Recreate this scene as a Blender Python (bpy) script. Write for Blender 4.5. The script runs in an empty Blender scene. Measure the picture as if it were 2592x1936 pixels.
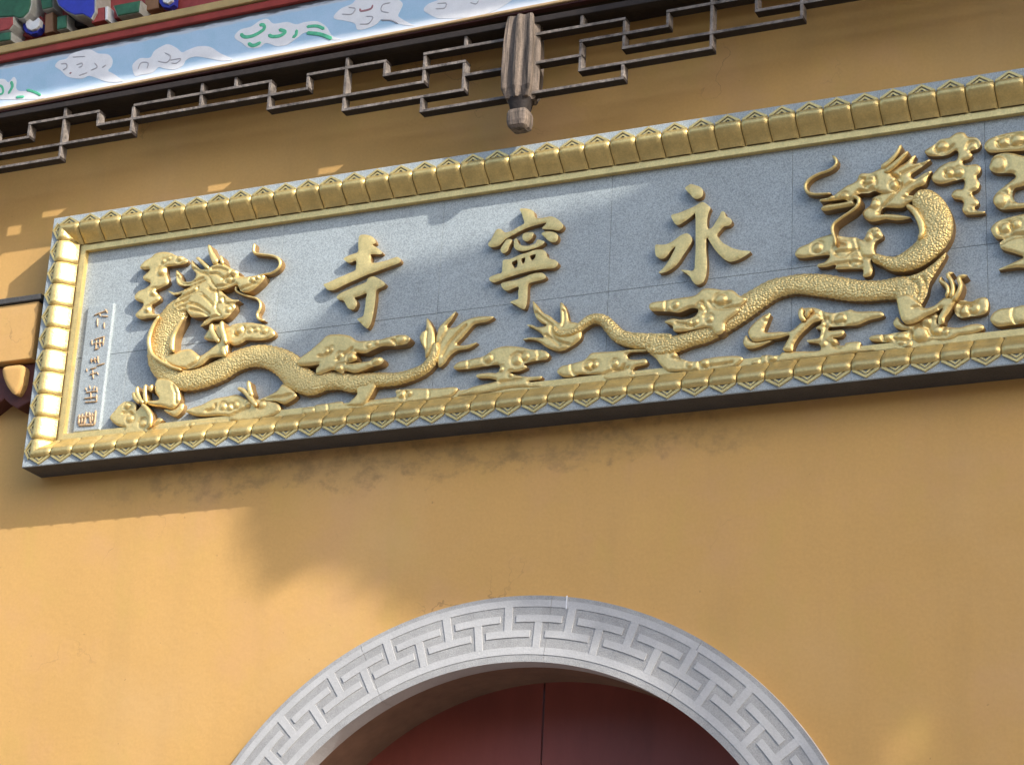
import bpy, bmesh, math, random
import numpy as np
from mathutils import Matrix, Vector
from mathutils.geometry import delaunay_2d_cdt
random.seed(7); rng = np.random.default_rng(7)
scene = bpy.context.scene
C = bpy.context.collection
R = math.radians

# ------------------------------------------------------------------ camera
CAM_H = 1.6                                    # eye height; the wall plane is y = 0, the camera stands 7 m in front of it
yaw, pitch, roll = 0.4436, 0.3536, 0.0531
cd = bpy.data.cameras.new('camera'); cam = bpy.data.objects.new('camera', cd); C.objects.link(cam)
d = Vector((-math.sin(yaw)*math.cos(pitch), math.cos(yaw)*math.cos(pitch), math.sin(pitch)))
r0 = Vector((math.cos(yaw), math.sin(yaw), 0)); u0 = r0.cross(d)
rv = r0*math.cos(roll) + u0*math.sin(roll); uv = -r0*math.sin(roll) + u0*math.cos(roll)
cam.matrix_world = Matrix(((rv.x, uv.x, -d.x, 0), (rv.y, uv.y, -d.y, -7.0), (rv.z, uv.z, -d.z, CAM_H), (0, 0, 0, 1)))
cd.sensor_width = 36; cd.lens = 36*5866.83/2592; cd.clip_end = 2000; cd.clip_start = .05
scene.camera = cam
# ------------------------------------------------------------------ sky and sun
SUN = Vector((2.2, -1.0, 1.53)).normalized()
el = math.asin(SUN.z); az = math.atan2(SUN.x, SUN.y)
world = bpy.data.worlds.new('World'); scene.world = world; world.use_nodes = True
nt = world.node_tree; bg = nt.nodes['Background']
sky = nt.nodes.new('ShaderNodeTexSky'); sky.sky_type = 'NISHITA'; sky.sun_disc = False
sky.sun_elevation = el; sky.sun_rotation = az; sky.air_density = 1.0; sky.dust_density = 2.0; sky.ozone_density = 1.0
nt.links.new(sky.outputs[0], bg.inputs[0]); bg.inputs[1].default_value = 0.15
sd = bpy.data.lights.new('sun', 'SUN'); sd.energy = 2.5; sd.angle = R(.53); sd.color = (1.0, .95, .87)
sun = bpy.data.objects.new('sun', sd); C.objects.link(sun)
sun.rotation_euler = SUN.to_track_quat('Z', 'Y').to_euler(); sun.location = (8, -6, 12)
scene.view_settings.view_transform = 'Standard'; scene.view_settings.look = 'None'
scene.view_settings.exposure = 1.3; scene.view_settings.gamma = 1
scene.view_settings.use_curve_mapping = False

# ---- measured outlines, in tenths of a millimetre on the plane they lie on (x along the wall, z up)
RELIEF=[
{"t":"p","n":"si","par":"char1","pts":[[-39486,50809],[-39366,50845],[-39144,50802],[-38946,50709],[-38812,50559],[-38775,50423],[-38893,50373],[-38748,50262],[-38590,50136],[-38457,49987],[-38534,49940],[-38943,49982],[-38920,49867],[-38923,49737],[-38861,49637],[-38616,49618],[-38243,49660],[-37978,49715],[-37805,49731],[-37677,49624],[-37694,49496],[-37850,49439],[-38219,49358],[-38642,49258],[-39013,49176],[-39436,49049],[-39860,48921],[-40257,48776],[-40444,48735],[-40639,48772],[-40758,48879],[-40853,49021],[-40693,49066],[-40293,49198],[-39893,49316],[-39549,49428],[-39532,49556],[-39539,49805],[-39714,49776],[-39850,49768],[-39965,49835],[-40084,49956],[-39955,50044],[-39714,50103],[-39526,50144],[-39481,50256],[-39510,50444],[-39512,50628]],"h":0.022,"dome":0.003,"r":0.006},
{"t":"p","n":"si","par":"char1","pts":[[-38817,49086],[-38652,49038],[-38481,48926],[-38310,48801],[-38235,48688],[-38348,48599],[-38532,48545],[-38605,48451],[-38600,48219],[-38609,47988],[-38636,47658],[-38679,47357],[-38730,47158],[-38839,47018],[-38952,47083],[-39127,47257],[-39304,47444],[-39173,47493],[-39069,47531],[-39029,47706],[-39009,47961],[-39003,48217],[-38993,48422],[-39218,48373],[-39483,48303],[-39392,48188],[-39365,48030],[-39446,47860],[-39580,47851],[-39722,47932],[-39830,48088],[-39940,48256],[-40107,48303],[-40221,48369],[-40254,48425],[-40155,48542],[-39838,48658],[-39467,48767],[-39044,48895],[-38974,49028]],"h":0.022,"dome":0.003,"r":0.006},
{"t":"p","n":"ning","par":"char2","pts":[[-32903,50978],[-32723,50966],[-32500,50892],[-32357,50790],[-32306,50590],[-32233,50511],[-31987,50490],[-31687,50502],[-31493,50420],[-31296,50256],[-31166,50075],[-31201,49971],[-31333,49894],[-31635,49977],[-31993,50067],[-31839,50251],[-32057,50254],[-32464,50201],[-32842,50090],[-33138,49966],[-33380,49863],[-33539,49747],[-33671,49628],[-33835,49596],[-34030,49622],[-34121,49758],[-34018,49895],[-33919,50101],[-33792,50290],[-33624,50267],[-33478,50123],[-33230,50143],[-32961,50257],[-32720,50374],[-32756,50544],[-32822,50746],[-32899,50894]],"h":0.022,"dome":0.003,"r":0.006},
{"t":"p","n":"ning","par":"char2","pts":[[-33378,49821],[-33184,49808],[-33191,49673],[-33265,49519],[-33325,49363],[-33459,49299],[-33573,49369],[-33595,49509],[-33507,49661]],"h":0.022,"dome":0.003,"r":0.006},
{"t":"p","n":"ning","par":"char2","pts":[[-32726,49964],[-32563,49996],[-32328,49950],[-32348,49803],[-32437,49679],[-32572,49643],[-32713,49717],[-32761,49860]],"h":0.022,"dome":0.003,"r":0.006},
{"t":"p","n":"ning","par":"char2","pts":[[-33060,49791],[-32964,49806],[-32915,49662],[-32813,49539],[-32590,49468],[-32372,49480],[-32212,49539],[-32163,49655],[-32025,49623],[-31872,49547],[-31934,49434],[-32148,49354],[-32417,49295],[-32689,49278],[-32911,49335],[-33040,49434],[-33085,49604]],"h":0.022,"dome":0.003,"r":0.006},
{"t":"p","n":"ning","par":"char2","pts":[[-32010,49865],[-31905,49933],[-31714,49920],[-31493,49848],[-31366,49722],[-31358,49558],[-31448,49462],[-31611,49485],[-31752,49585],[-31895,49741]],"h":0.022,"dome":0.003,"r":0.006},
{"t":"p","n":"ning","par":"char2","pts":[[-33471,49028],[-33170,49043],[-32874,49139],[-32468,49221],[-32170,49262],[-31924,49229],[-31783,49102],[-31734,48933],[-31580,48818],[-31415,48756],[-31301,48634],[-31349,48506],[-31508,48446],[-31833,48475],[-32103,48470],[-32509,48442],[-32915,48386],[-33321,48304],[-33591,48230],[-33782,48200],[-33951,48276],[-34000,48391],[-33907,48460],[-33690,48514],[-33513,48545],[-33496,48733],[-33491,48895]],"h":0.022,"dome":0.003,"r":0.006,"o":[[[-33121,48901],[-32918,48955],[-32905,48710],[-33012,48669],[-33103,48817]],[[-32742,48986],[-32607,49009],[-32613,48861],[-32677,48788],[-32737,48877]],[[-32405,49050],[-32203,49090],[-32222,48944],[-32300,48873],[-32385,48939]]]},
{"t":"p","n":"ning","par":"char2","pts":[[-33502,48111],[-33286,48164],[-32958,48176],[-32635,48242],[-32314,48335],[-31989,48347],[-31823,48272],[-31749,48142],[-31867,48063],[-32082,48037],[-32377,47994],[-32440,47895],[-32440,47627],[-32439,47359],[-32468,47122],[-32542,47004],[-32737,47102],[-32935,47247],[-33104,47348],[-32944,47408],[-32796,47444],[-32809,47673],[-32807,47901],[-33023,47861],[-33239,47808],[-33408,47896]],"h":0.022,"dome":0.003,"r":0.006},
{"t":"p","n":"yong","par":"char3","pts":[[-26544,50873],[-26417,50962],[-26340,50990],[-26184,50927],[-26027,50850],[-25909,50739],[-25867,50586],[-25915,50433],[-26068,50375],[-26224,50438],[-26357,50604],[-26490,50758]],"h":0.022,"dome":0.003,"r":0.006},
{"t":"p","n":"yong","par":"char3","pts":[[-27037,49888],[-26753,49941],[-26369,50046],[-26063,50161],[-25923,50234],[-25780,50174],[-25650,50049],[-25584,49960],[-25644,49809],[-25691,49604],[-25700,49421],[-25684,49260],[-25631,49174],[-25504,49209],[-25381,49402],[-25257,49596],[-25172,49768],[-25057,49726],[-25003,49560],[-24849,49459],[-24783,49318],[-24869,49199],[-25071,49175],[-25196,49061],[-25320,48894],[-25241,48752],[-25111,48577],[-24931,48449],[-24727,48317],[-24424,48198],[-24097,48115],[-24245,47992],[-24494,47870],[-24794,47819],[-24997,47911],[-25203,48120],[-25385,48353],[-25542,48610],[-25674,48838],[-25712,48817],[-25718,48503],[-25699,48239],[-25667,47921],[-25672,47584],[-25717,47330],[-25790,47184],[-25941,47112],[-26068,47142],[-26173,47259],[-26279,47454],[-26436,47605],[-26618,47746],[-26413,47719],[-26208,47667],[-26121,47746],[-26115,48033],[-26098,48423],[-26108,48818],[-26117,49215],[-26127,49613],[-26158,49830],[-26309,49718],[-26512,49588],[-26715,49484],[-26845,49502],[-26952,49650]],"h":0.022,"dome":0.003,"r":0.006},
{"t":"p","n":"yong","par":"char3","pts":[[-27590,48836],[-27369,48805],[-27111,48823],[-26856,48947],[-26653,49078],[-26448,49116],[-26318,49032],[-26237,48862],[-26284,48685],[-26432,48468],[-26580,48252],[-26729,48035],[-26904,47875],[-27157,47751],[-27441,47748],[-27291,47899],[-27141,48090],[-26994,48333],[-26848,48656],[-26999,48544],[-27124,48377],[-27250,48275],[-27405,48282],[-27564,48409],[-27610,48626]],"h":0.022,"dome":0.003,"r":0.006},
{"t":"s","n":"body","par":"dragon1","pts":[[-46854,49029],[-47122,48790],[-47622,48152],[-47771,47847],[-47791,47392],[-47765,46889],[-47524,46445],[-47149,46083],[-46538,45810],[-45762,45839],[-44972,46070],[-44254,46364],[-43459,46461],[-42700,46265],[-42068,45880],[-41685,45460],[-41016,45073],[-40392,45123],[-39762,45056],[-39129,44910],[-38309,44938],[-37490,44889],[-36889,44978],[-36378,45153],[-36078,45466],[-35943,45837],[-35964,46148]],"w":[0.0456,0.0547,0.0593,0.0593,0.0578,0.0532,0.0486,0.0426,0.0395,0.041,0.0441,0.041,0.041,0.0441,0.0502,0.0502,0.0426,0.0365,0.0319,0.035,0.0274,0.0243,0.0228,0.0213,0.0213,0.0182,0.0122],"h":0.022,"dome":0.02,"saw":1},
{"t":"p","n":"skull","par":"dragon1","pts":[[-45831,50315],[-45478,50440],[-45173,50332],[-44859,50120],[-44513,49938],[-44533,49788],[-44234,49699],[-43872,49686],[-43622,49704],[-43366,49654],[-43400,49456],[-43612,49247],[-43882,49080],[-44130,49044],[-44356,49139],[-44547,49400],[-44778,49362],[-45097,49284],[-45353,49299],[-45606,49603],[-45863,49943],[-45965,50196]],"h":0.044,"dome":0.018,"r":0.03,"b":[[-44658,49940,0.014525197834235734,0.012],[-43820,49527,0.011297376093294462,0.01],[-43610,49584,0.009683465222823824,0.01],[-44885,49681,0.012911286963765098,0.006]],"g":[[[-45708,50197],[-45377,50188],[-44996,50035]],[[-45759,49998],[-45425,49955],[-45184,49753]],[[-45176,49684],[-45039,49762],[-44785,49770]],[[-45368,49437],[-45003,49424],[-44651,49532]],[[-44397,49178],[-44045,49269],[-43695,49359]]]},
{"t":"p","n":"jaw","par":"dragon1","pts":[[-46215,49689],[-45783,49770],[-45374,49378],[-45089,49104],[-44736,48858],[-44401,48765],[-44572,48669],[-44550,48464],[-44707,48248],[-44907,48088],[-45232,48077],[-45486,48074],[-45725,47934],[-46013,47901],[-45818,48113],[-45615,48257],[-45981,48268],[-46427,48322],[-46592,48477],[-46773,48771],[-46638,49196]],"h":0.042,"dome":0.014,"r":0.03,"b":[[-46412,49475,0.012911286963765098,0.01],[-45170,48844,0.009683465222823824,0.008],[-44799,48428,0.010974593919200333,0.008]],"g":[[[-46127,49235],[-45847,49030],[-45517,48684]],[[-45400,49279],[-45325,48931],[-45358,48563],[-45104,48229]],[[-46643,48925],[-46221,48771],[-45627,48360]],[[-46537,48640],[-46083,48517],[-45654,48279]],[[-45864,49508],[-45581,49268],[-45400,49279]],[[-45071,48933],[-44935,48680],[-44608,48673]],[[-45814,48079],[-45534,48180],[-45173,48204]]]},
{"t":"p","n":"mane","par":"dragon1","pts":[[-47658,49572],[-47373,49365],[-47001,49352],[-47273,49147],[-47377,48921],[-47216,48663],[-46767,48608],[-46246,48884],[-45750,49365],[-45700,49904],[-45891,50305],[-46220,50280],[-46502,50489],[-46733,50726],[-46697,50411],[-46459,50105],[-46614,49851],[-47026,49886],[-47169,50163],[-47383,50397],[-47361,50050],[-47194,49736],[-46666,49652],[-47017,49491],[-47348,49464]],"h":0.04,"dome":0.016,"r":0.03,"g":[[[-47419,49439],[-46871,49507],[-46516,49633],[-45975,49735]],[[-46561,50359],[-46204,50141],[-45819,49988]],[[-47207,48900],[-46744,49047],[-46285,49228]],[[-47279,50142],[-47053,49804],[-46602,49747],[-46065,49883]],[[-47089,49158],[-46626,49305],[-46205,49491]],[[-47078,48748],[-46645,48831],[-46366,48966]]]},
{"t":"s","n":"horn","par":"dragon1","pts":[[-46475,50796],[-46187,50534],[-45857,50216]],"w":[0.0053,0.0068,0.0076],"h":0.044,"dome":0.006,"saw":0},
{"t":"s","n":"horn","par":"dragon1","pts":[[-45958,51235],[-45831,50925],[-45670,50629],[-45494,50366]],"w":[0.0061,0.0091,0.0122,0.0152],"h":0.046,"dome":0.01,"saw":0},
{"t":"s","n":"horn","par":"dragon1","pts":[[-45367,50709],[-45309,50512],[-45231,50297]],"w":[0.0046,0.0068,0.0091],"h":0.046,"dome":0.008,"saw":0},
{"t":"s","n":"whisker","par":"dragon1","pts":[[-44001,51097],[-44021,50860],[-43959,50681],[-43624,50585],[-43181,50475],[-42916,50338],[-42787,50117],[-42873,49892],[-43146,49758],[-43503,49737],[-43751,49701]],"w":[0.0057,0.0062,0.0052,0.0047,0.0047,0.0057,0.0062,0.0052,0.0041,0.0041,0.0041],"h":0.028,"dome":0.008,"saw":0},
{"t":"s","n":"whisker","par":"dragon1","pts":[[-44578,49544],[-44659,49283],[-44421,49084],[-44043,48919],[-43706,48793],[-43526,48602],[-43502,48365],[-43605,48143],[-43512,47932],[-43254,47851]],"w":[0.0052,0.0052,0.0047,0.0041,0.0041,0.0052,0.0057,0.0062,0.0052,0.0031],"h":0.026,"dome":0.008,"saw":0},
{"t":"p","n":"foreleg","par":"dragon1","pts":[[-47754,46955],[-47234,46930],[-46770,47045],[-46403,47036],[-46165,46876],[-45929,46715],[-45584,46876],[-45247,47105],[-45086,47286],[-45089,47654],[-44859,47527],[-44742,46947],[-44754,46550],[-45045,46582],[-45477,46565],[-45813,46336],[-46166,46242],[-46716,46269],[-47294,46500]],"h":0.034,"dome":0.016,"r":0.025,"g":[[[-45925,46681],[-46009,46458],[-46354,46296]]]},
{"t":"s","n":"claw","par":"dragon1","pts":[[-45484,47947],[-45495,47713],[-45274,47352],[-45068,47128]],"w":[0.0085,0.0097,0.0097,0.0085],"h":0.04,"dome":0.008,"saw":0},
{"t":"s","n":"claw","par":"dragon1","pts":[[-45028,47977],[-44995,47672],[-44845,47287],[-44743,47009]],"w":[0.0085,0.0097,0.0097,0.0073],"h":0.044,"dome":0.01,"saw":0},
{"t":"s","n":"claw","par":"dragon1","pts":[[-44927,46938],[-44833,46728],[-44738,46518]],"w":[0.0109,0.0097,0.0061],"h":0.042,"dome":0.008,"saw":0},
{"t":"p","n":"hind_leg","par":"dragon1","pts":[[-47710,45961],[-47163,45902],[-46843,45643],[-46683,45326],[-46606,45020],[-46704,44807],[-46934,44663],[-47362,44800],[-47959,44936],[-48104,45101],[-47566,45120],[-47771,45441],[-47809,45746]],"h":0.036,"dome":0.018,"r":0.025,"g":[[[-46964,45618],[-46799,45264],[-46755,44886]]]},
{"t":"s","n":"claw","par":"dragon1","pts":[[-48547,45742],[-48560,45517],[-48395,45199],[-48203,44991]],"w":[0.0067,0.0085,0.0085,0.0085],"h":0.038,"dome":0.008,"saw":0},
{"t":"s","n":"claw","par":"dragon1","pts":[[-48196,45780],[-48200,45479],[-48146,45211],[-48076,44978]],"w":[0.0067,0.0085,0.0085,0.0085],"h":0.038,"dome":0.008,"saw":0},
{"t":"s","n":"claw","par":"dragon1","pts":[[-47900,45749],[-47945,45603],[-47947,45453]],"w":[0.0067,0.0085,0.0085],"h":0.038,"dome":0.008,"saw":0},
{"t":"s","n":"claw","par":"dragon1","pts":[[-48730,45535],[-48638,45299],[-48376,45047]],"w":[0.0067,0.0085,0.0085],"h":0.038,"dome":0.008,"saw":0},
{"t":"s","n":"claw","par":"dragon1","pts":[[-48287,45000],[-48006,44747],[-47801,44427],[-47792,44017]],"w":[0.0067,0.0085,0.0085,0.0085],"h":0.038,"dome":0.008,"saw":0},
{"t":"p","n":"elbow","par":"dragon1","pts":[[-47334,44720],[-46837,44706],[-46651,44873],[-46485,44856],[-46533,44564],[-46800,44387],[-47149,44552]],"h":0.026,"dome":0.012,"r":0.02},
{"t":"p","n":"thigh","par":"dragon1","pts":[[-39294,44814],[-38874,44963],[-38419,44914],[-38244,44779],[-38346,44520],[-38490,44265],[-38712,43980],[-39163,43988],[-39457,44057],[-39266,44230],[-39036,44438],[-39094,44638]],"h":0.032,"dome":0.014,"r":0.022},
{"t":"p","n":"tail_flame","par":"dragon1","pts":[[-36327,45561],[-36388,45857],[-36573,46189],[-36627,46389],[-36560,46576],[-36405,46674],[-36394,47102],[-36217,46886],[-36076,46597],[-36009,46201],[-36104,45825]],"h":0.03,"dome":0.016,"r":0.018,"g":[[[-36320,46626],[-36334,46239],[-36306,45848]]]},
{"t":"p","n":"tail_flame","par":"dragon1","pts":[[-36000,46223],[-35943,46565],[-35875,46751],[-35609,46992],[-35266,47262],[-35407,46968],[-35590,46698],[-35266,46640],[-34918,46832],[-34487,46935],[-34089,46925],[-33730,46863],[-33958,46717],[-34470,46662],[-34696,46457],[-34919,46213],[-35142,45969],[-34819,45893],[-34347,45954],[-34652,45759],[-35126,45717],[-35431,45502],[-35576,45287],[-35808,45179],[-35917,45595]],"h":0.024,"dome":0.012,"r":0.022,"g":[[[-35675,45568],[-35389,46075],[-34788,46661]],[[-35827,46048],[-35649,46375],[-35505,46630]]]},
{"t":"s","n":"neck_ridge","par":"dragon1","pts":[[-47866,48514],[-48070,48198],[-48208,47807],[-48211,47434],[-48013,46973],[-47642,46663],[-47129,46371],[-46592,46162]],"w":[0.0046,0.0076,0.0091,0.0084,0.0076,0.0068,0.0061,0.0046],"h":0.046,"dome":0.008,"saw":0},
{"t":"s","n":"neck_ridge","par":"dragon1","pts":[[-46736,48343],[-46953,47997],[-47129,47613],[-47137,47210],[-47049,46931]],"w":[0.0061,0.0091,0.0106,0.0106,0.0061],"h":0.046,"dome":0.01,"saw":0},
{"t":"p","n":"cloud","par":"plaque","pts":[[-49166,50862],[-48980,51047],[-48728,51153],[-48519,51300],[-48143,51319],[-47793,51220],[-47512,51061],[-47281,51013],[-46998,50819],[-47057,50688],[-47278,50666],[-47614,50658],[-47914,50663],[-47917,50524],[-47896,50348],[-47763,50020],[-47822,49890],[-48110,49788],[-48326,49712],[-48106,49443],[-48089,49304],[-48262,49188],[-48440,49107],[-48363,48788],[-47975,48673],[-48038,48578],[-48490,48598],[-48788,48583],[-49024,48663],[-49137,48814],[-49020,48937],[-48851,49088],[-48834,49258],[-49154,49402],[-49272,49589],[-49125,49778],[-48797,49875],[-48594,50057],[-48918,50237],[-48974,50384],[-48803,50535],[-48705,50662],[-48973,50679],[-49153,50755]],"h":0.026,"dome":0.012,"r":0.022,"b":[[-48099,50479,0.016139108704706372,0.014],[-48372,49632,0.014525197834235734,0.012],[-48568,48934,0.011297376093294462,0.012],[-48073,50892,0.009037900874635569,0.008],[-47802,50978,0.009037900874635569,0.008],[-47328,50932,0.012911286963765098,0.01]]},
{"t":"p","n":"cloud","par":"plaque","pts":[[-45877,47442],[-45731,47761],[-45573,47977],[-45131,47925],[-44896,47763],[-44654,47868],[-44151,47875],[-43677,47801],[-43124,47619],[-42816,47384],[-42797,47183],[-43070,47082],[-43497,47082],[-43968,47153],[-44208,47048],[-44490,46998],[-44754,47111],[-45057,47246],[-45498,47297]],"h":0.026,"dome":0.012,"r":0.022,"b":[[-44297,47558,0.017753019575177012,0.008],[-43825,47503,0.009683465222823824,0.007],[-43539,47502,0.009683465222823824,0.007],[-43212,47430,0.012911286963765098,0.008]],"g":[[[-44531,47385],[-44181,47478],[-44126,47638]]]},
{"t":"p","n":"cloud","par":"plaque","pts":[[-49771,44666],[-49608,44876],[-49386,45117],[-49107,45239],[-48672,45119],[-48592,44810],[-48324,45008],[-48052,44830],[-47926,44481],[-47777,44280],[-47544,44405],[-47367,44313],[-47517,44179],[-47833,44062],[-47908,43995],[-47989,43984],[-46666,43947],[-46270,44056],[-45460,44086],[-44443,44003],[-44352,43903],[-45838,43836],[-47471,43804],[-49133,43797],[-48967,44136],[-49274,44241],[-49591,44422]],"h":0.026,"dome":0.01,"r":0.02,"b":[[-48998,45040,0.012752703338034792,0.01],[-48803,44494,0.014574518100611191,0.007],[-48188,44246,0.014574518100611191,0.007],[-46016,43976,0.010930888575458392,0.005]],"g":[[[-49172,44756],[-48921,44769],[-48742,44675]]]},
{"t":"p","n":"cloud","par":"plaque","pts":[[-46370,44566],[-46095,44668],[-45695,44738],[-45227,44912],[-44626,44960],[-44146,44984],[-43681,44751],[-43157,44697],[-42709,44577],[-42339,44430],[-42235,44164],[-42455,44005],[-42839,43898],[-43430,43866],[-44030,43889],[-44360,43977],[-44418,44147],[-44869,44230],[-45481,44273],[-45894,44333],[-46193,44455]],"h":0.026,"dome":0.012,"r":0.022,"b":[[-44704,44562,0.012752703338034792,0.008],[-44395,44494,0.010930888575458392,0.01],[-44121,44558,0.010930888575458392,0.01],[-43621,44562,0.010930888575458392,0.008],[-43015,44463,0.014574518100611191,0.007]],"g":[[[-45420,44451],[-45100,44492],[-45039,44671]],[[-44339,44158],[-43877,44331],[-43566,44409]]]},
{"t":"s","n":"claw","par":"dragon1","pts":[[-44109,45203],[-43814,45061],[-43456,44693],[-43185,44372]],"w":[0.0061,0.0085,0.0097,0.0085],"h":0.036,"dome":0.008,"saw":0},
{"t":"s","n":"claw","par":"dragon1","pts":[[-43654,45449],[-43583,45147],[-43424,44763]],"w":[0.0073,0.0091,0.0097],"h":0.036,"dome":0.01,"saw":0},
{"t":"p","n":"fin","par":"dragon1","pts":[[-43132,44680],[-42710,44819],[-42409,44970],[-42231,45171],[-41941,45031],[-41643,44780],[-41589,44629],[-41809,44470],[-42076,44389],[-42445,44536],[-42848,44614]],"h":0.03,"dome":0.012,"r":0.02,"g":[[[-42855,44688],[-42300,44667],[-41755,44719]]]},
{"t":"p","n":"cloud","par":"plaque","pts":[[-41592,45915],[-41483,46100],[-41082,46332],[-40728,46608],[-40413,46849],[-39995,46859],[-39485,46740],[-39133,46503],[-38716,46454],[-38220,46436],[-37896,46476],[-37491,46527],[-37121,46484],[-36948,46327],[-37097,46150],[-37542,46124],[-38076,46165],[-38438,46070],[-38759,45970],[-39135,46032],[-39074,45791],[-39231,45691],[-39517,45645],[-39061,45633],[-38527,45652],[-38411,45736],[-38084,45738],[-37970,45589],[-38102,45449],[-38426,45407],[-38706,45321],[-39112,45249],[-39535,45374],[-39650,45269],[-40041,45468],[-40368,45387],[-40698,45344],[-40762,45587],[-40649,45731],[-41027,45734],[-41453,45781]],"h":0.046,"dome":0.014,"r":0.024,"b":[[-40357,46210,0.008632911392405062,0.007],[-40130,46243,0.008632911392405062,0.007],[-39246,45869,0.017658227848101265,0.014],[-39751,45475,0.013734177215189871,0.01],[-39750,45945,0.011772151898734175,0.008],[-38616,46247,0.009810126582278481,0.006],[-38294,46327,0.009810126582278481,0.006],[-38238,45619,0.015696202531645567,0.008],[-37313,46331,0.019620253164556962,0.006]],"g":[[[-40678,46049],[-40426,46041],[-40181,46111]],[[-39904,45805],[-39589,46005],[-39274,46205]],[[-37680,46334],[-37510,46237],[-37545,46163]]]},
{"t":"p","n":"cloud","par":"plaque","pts":[[-41310,44066],[-41194,44171],[-40815,44152],[-40738,44222],[-40281,44233],[-39660,44246],[-39525,44116],[-38623,44139],[-37974,44187],[-37449,44209],[-37466,44441],[-37184,44450],[-36618,44428],[-35812,44343],[-35015,44296],[-35192,43973],[-35783,43921],[-36579,43890],[-37790,43900],[-39009,43851],[-39585,43852],[-40664,43865],[-41209,43881]],"h":0.028,"dome":0.01,"r":0.02,"b":[[-37157,44639,0.011772151898734175,0.012],[-37210,44261,0.013734177215189871,0.008],[-36888,44265,0.011772151898734175,0.007]],"g":[[[-40771,44128],[-40740,44008],[-40771,43895]],[[-40235,44189],[-40180,44029],[-40208,43877]],[[-37056,44360],[-37004,44201],[-37033,44051]],[[-36131,44338],[-36080,44180],[-36110,44031]]]},
{"t":"p","n":"cloud","par":"plaque","pts":[[-35212,45096],[-35031,45260],[-34526,45327],[-34023,45393],[-33657,45597],[-33221,45670],[-32589,45567],[-32209,45432],[-31709,45345],[-31485,45168],[-31569,44996],[-32000,44984],[-32430,44910],[-32299,44775],[-32603,44657],[-32977,44667],[-32720,44518],[-32280,44410],[-31723,44380],[-31779,44265],[-32210,44252],[-32019,44141],[-31398,44015],[-31642,43981],[-32881,44052],[-33813,43969],[-35074,43950],[-35771,43901],[-35140,43987],[-34768,44131],[-34334,44267],[-33771,44329],[-33461,44386],[-33719,44505],[-34228,44591],[-34267,44717],[-33795,44726],[-33479,44692],[-33361,44831],[-33433,44991],[-34000,44993],[-34631,44971],[-35077,44989]],"h":0.026,"dome":0.01,"r":0.02,"b":[[-33827,45279,0.016395443449959312,0.009],[-32910,44569,0.010089503661513425,0.01],[-32689,45091,0.01891781936533767,0.009],[-32382,45178,0.013873067534580957,0.008],[-32115,44211,0.008828315703824247,0.008],[-33297,44793,0.010089503661513425,0.007]],"g":[[[-34618,45276],[-34609,45121],[-34631,44971]],[[-31925,45339],[-31857,45210],[-31910,45034]],[[-33332,44312],[-32896,44326],[-32464,44370]]]},
{"t":"p","n":"cloud","par":"plaque","pts":[[-31136,44527],[-30986,44664],[-30614,44715],[-30121,44813],[-29851,45028],[-29079,45002],[-28467,44993],[-27735,44940],[-27854,44863],[-28372,44891],[-28522,44817],[-28455,44657],[-28149,44593],[-27845,44589],[-27766,44459],[-27839,44376],[-28201,44326],[-28287,44184],[-28131,44077],[-27376,44054],[-27403,43937],[-28126,43925],[-29192,43919],[-29382,44092],[-29478,44193],[-29788,44227],[-30284,44281],[-30592,44223],[-30906,44272],[-31099,44400]],"h":0.026,"dome":0.01,"r":0.02,"b":[[-29924,44547,0.014504054897067995,0.01],[-29678,44565,0.011280931586608442,0.008],[-28939,44529,0.011280931586608442,0.008],[-28285,44139,0.008057808276148886,0.009],[-28490,44783,0.008057808276148886,0.006]],"g":[[[-30613,44684],[-30589,44498],[-30470,44271]],[[-30045,44468],[-29887,44390],[-29800,44533]],[[-29023,44326],[-28747,44295],[-28600,44431]],[[-29415,44156],[-29052,44268],[-28444,44322]]]},
{"t":"p","n":"tail_flame","par":"dragon2","pts":[[-32213,47276],[-31993,47028],[-31789,46784],[-31528,46626],[-31330,46446],[-31135,46329],[-31116,46608],[-31144,46862],[-31139,47096],[-31008,47002],[-30868,46703],[-30758,46346],[-30503,46254],[-30310,46138],[-30290,45671],[-30439,45503],[-30652,45373],[-30959,45254],[-31275,45290],[-31597,45450],[-31926,45706],[-32249,45821],[-32538,45854],[-32286,45903],[-31998,45870],[-31743,45840],[-31846,46008],[-32078,46191],[-32406,46387],[-32247,46384],[-31954,46255],[-31639,46296],[-31867,46417],[-32070,46660],[-32180,46957]],"h":0.024,"dome":0.014,"r":0.022,"g":[[[-31443,46179],[-31365,45858],[-31100,45579],[-30717,45442]],[[-32046,46815],[-31646,46453],[-31383,46234]],[[-31619,45888],[-31357,45702],[-31094,45455]],[[-30996,46750],[-30950,46432],[-31002,46189]]]},
{"t":"s","n":"body","par":"dragon2","pts":[[-31328,46235],[-31188,45938],[-30839,45866],[-30497,45935],[-30255,46108],[-29981,46277],[-29702,46305],[-29418,46178],[-29160,45885],[-28871,45574],[-28527,45397],[-28126,45274],[-27577,45180],[-27118,44975],[-26724,45015],[-26175,45149],[-25692,45289],[-25214,45528],[-24737,45799],[-24261,46069],[-23787,46338],[-23313,46574],[-22840,46662],[-22305,46675],[-21585,46535],[-20964,46359],[-20458,46212],[-19905,46113],[-19409,46094],[-18970,46096],[-18643,46055],[-18426,45970]],"w":[0.0046,0.0122,0.0152,0.0152,0.0167,0.0182,0.0182,0.0198,0.0228,0.0243,0.0258,0.0274,0.0304,0.0334,0.0304,0.0289,0.035,0.0395,0.0426,0.0426,0.0395,0.0365,0.0334,0.0342,0.038,0.038,0.0365,0.035,0.0342,0.038,0.0395,0.0274],"h":0.022,"dome":0.02,"saw":1},
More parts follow.
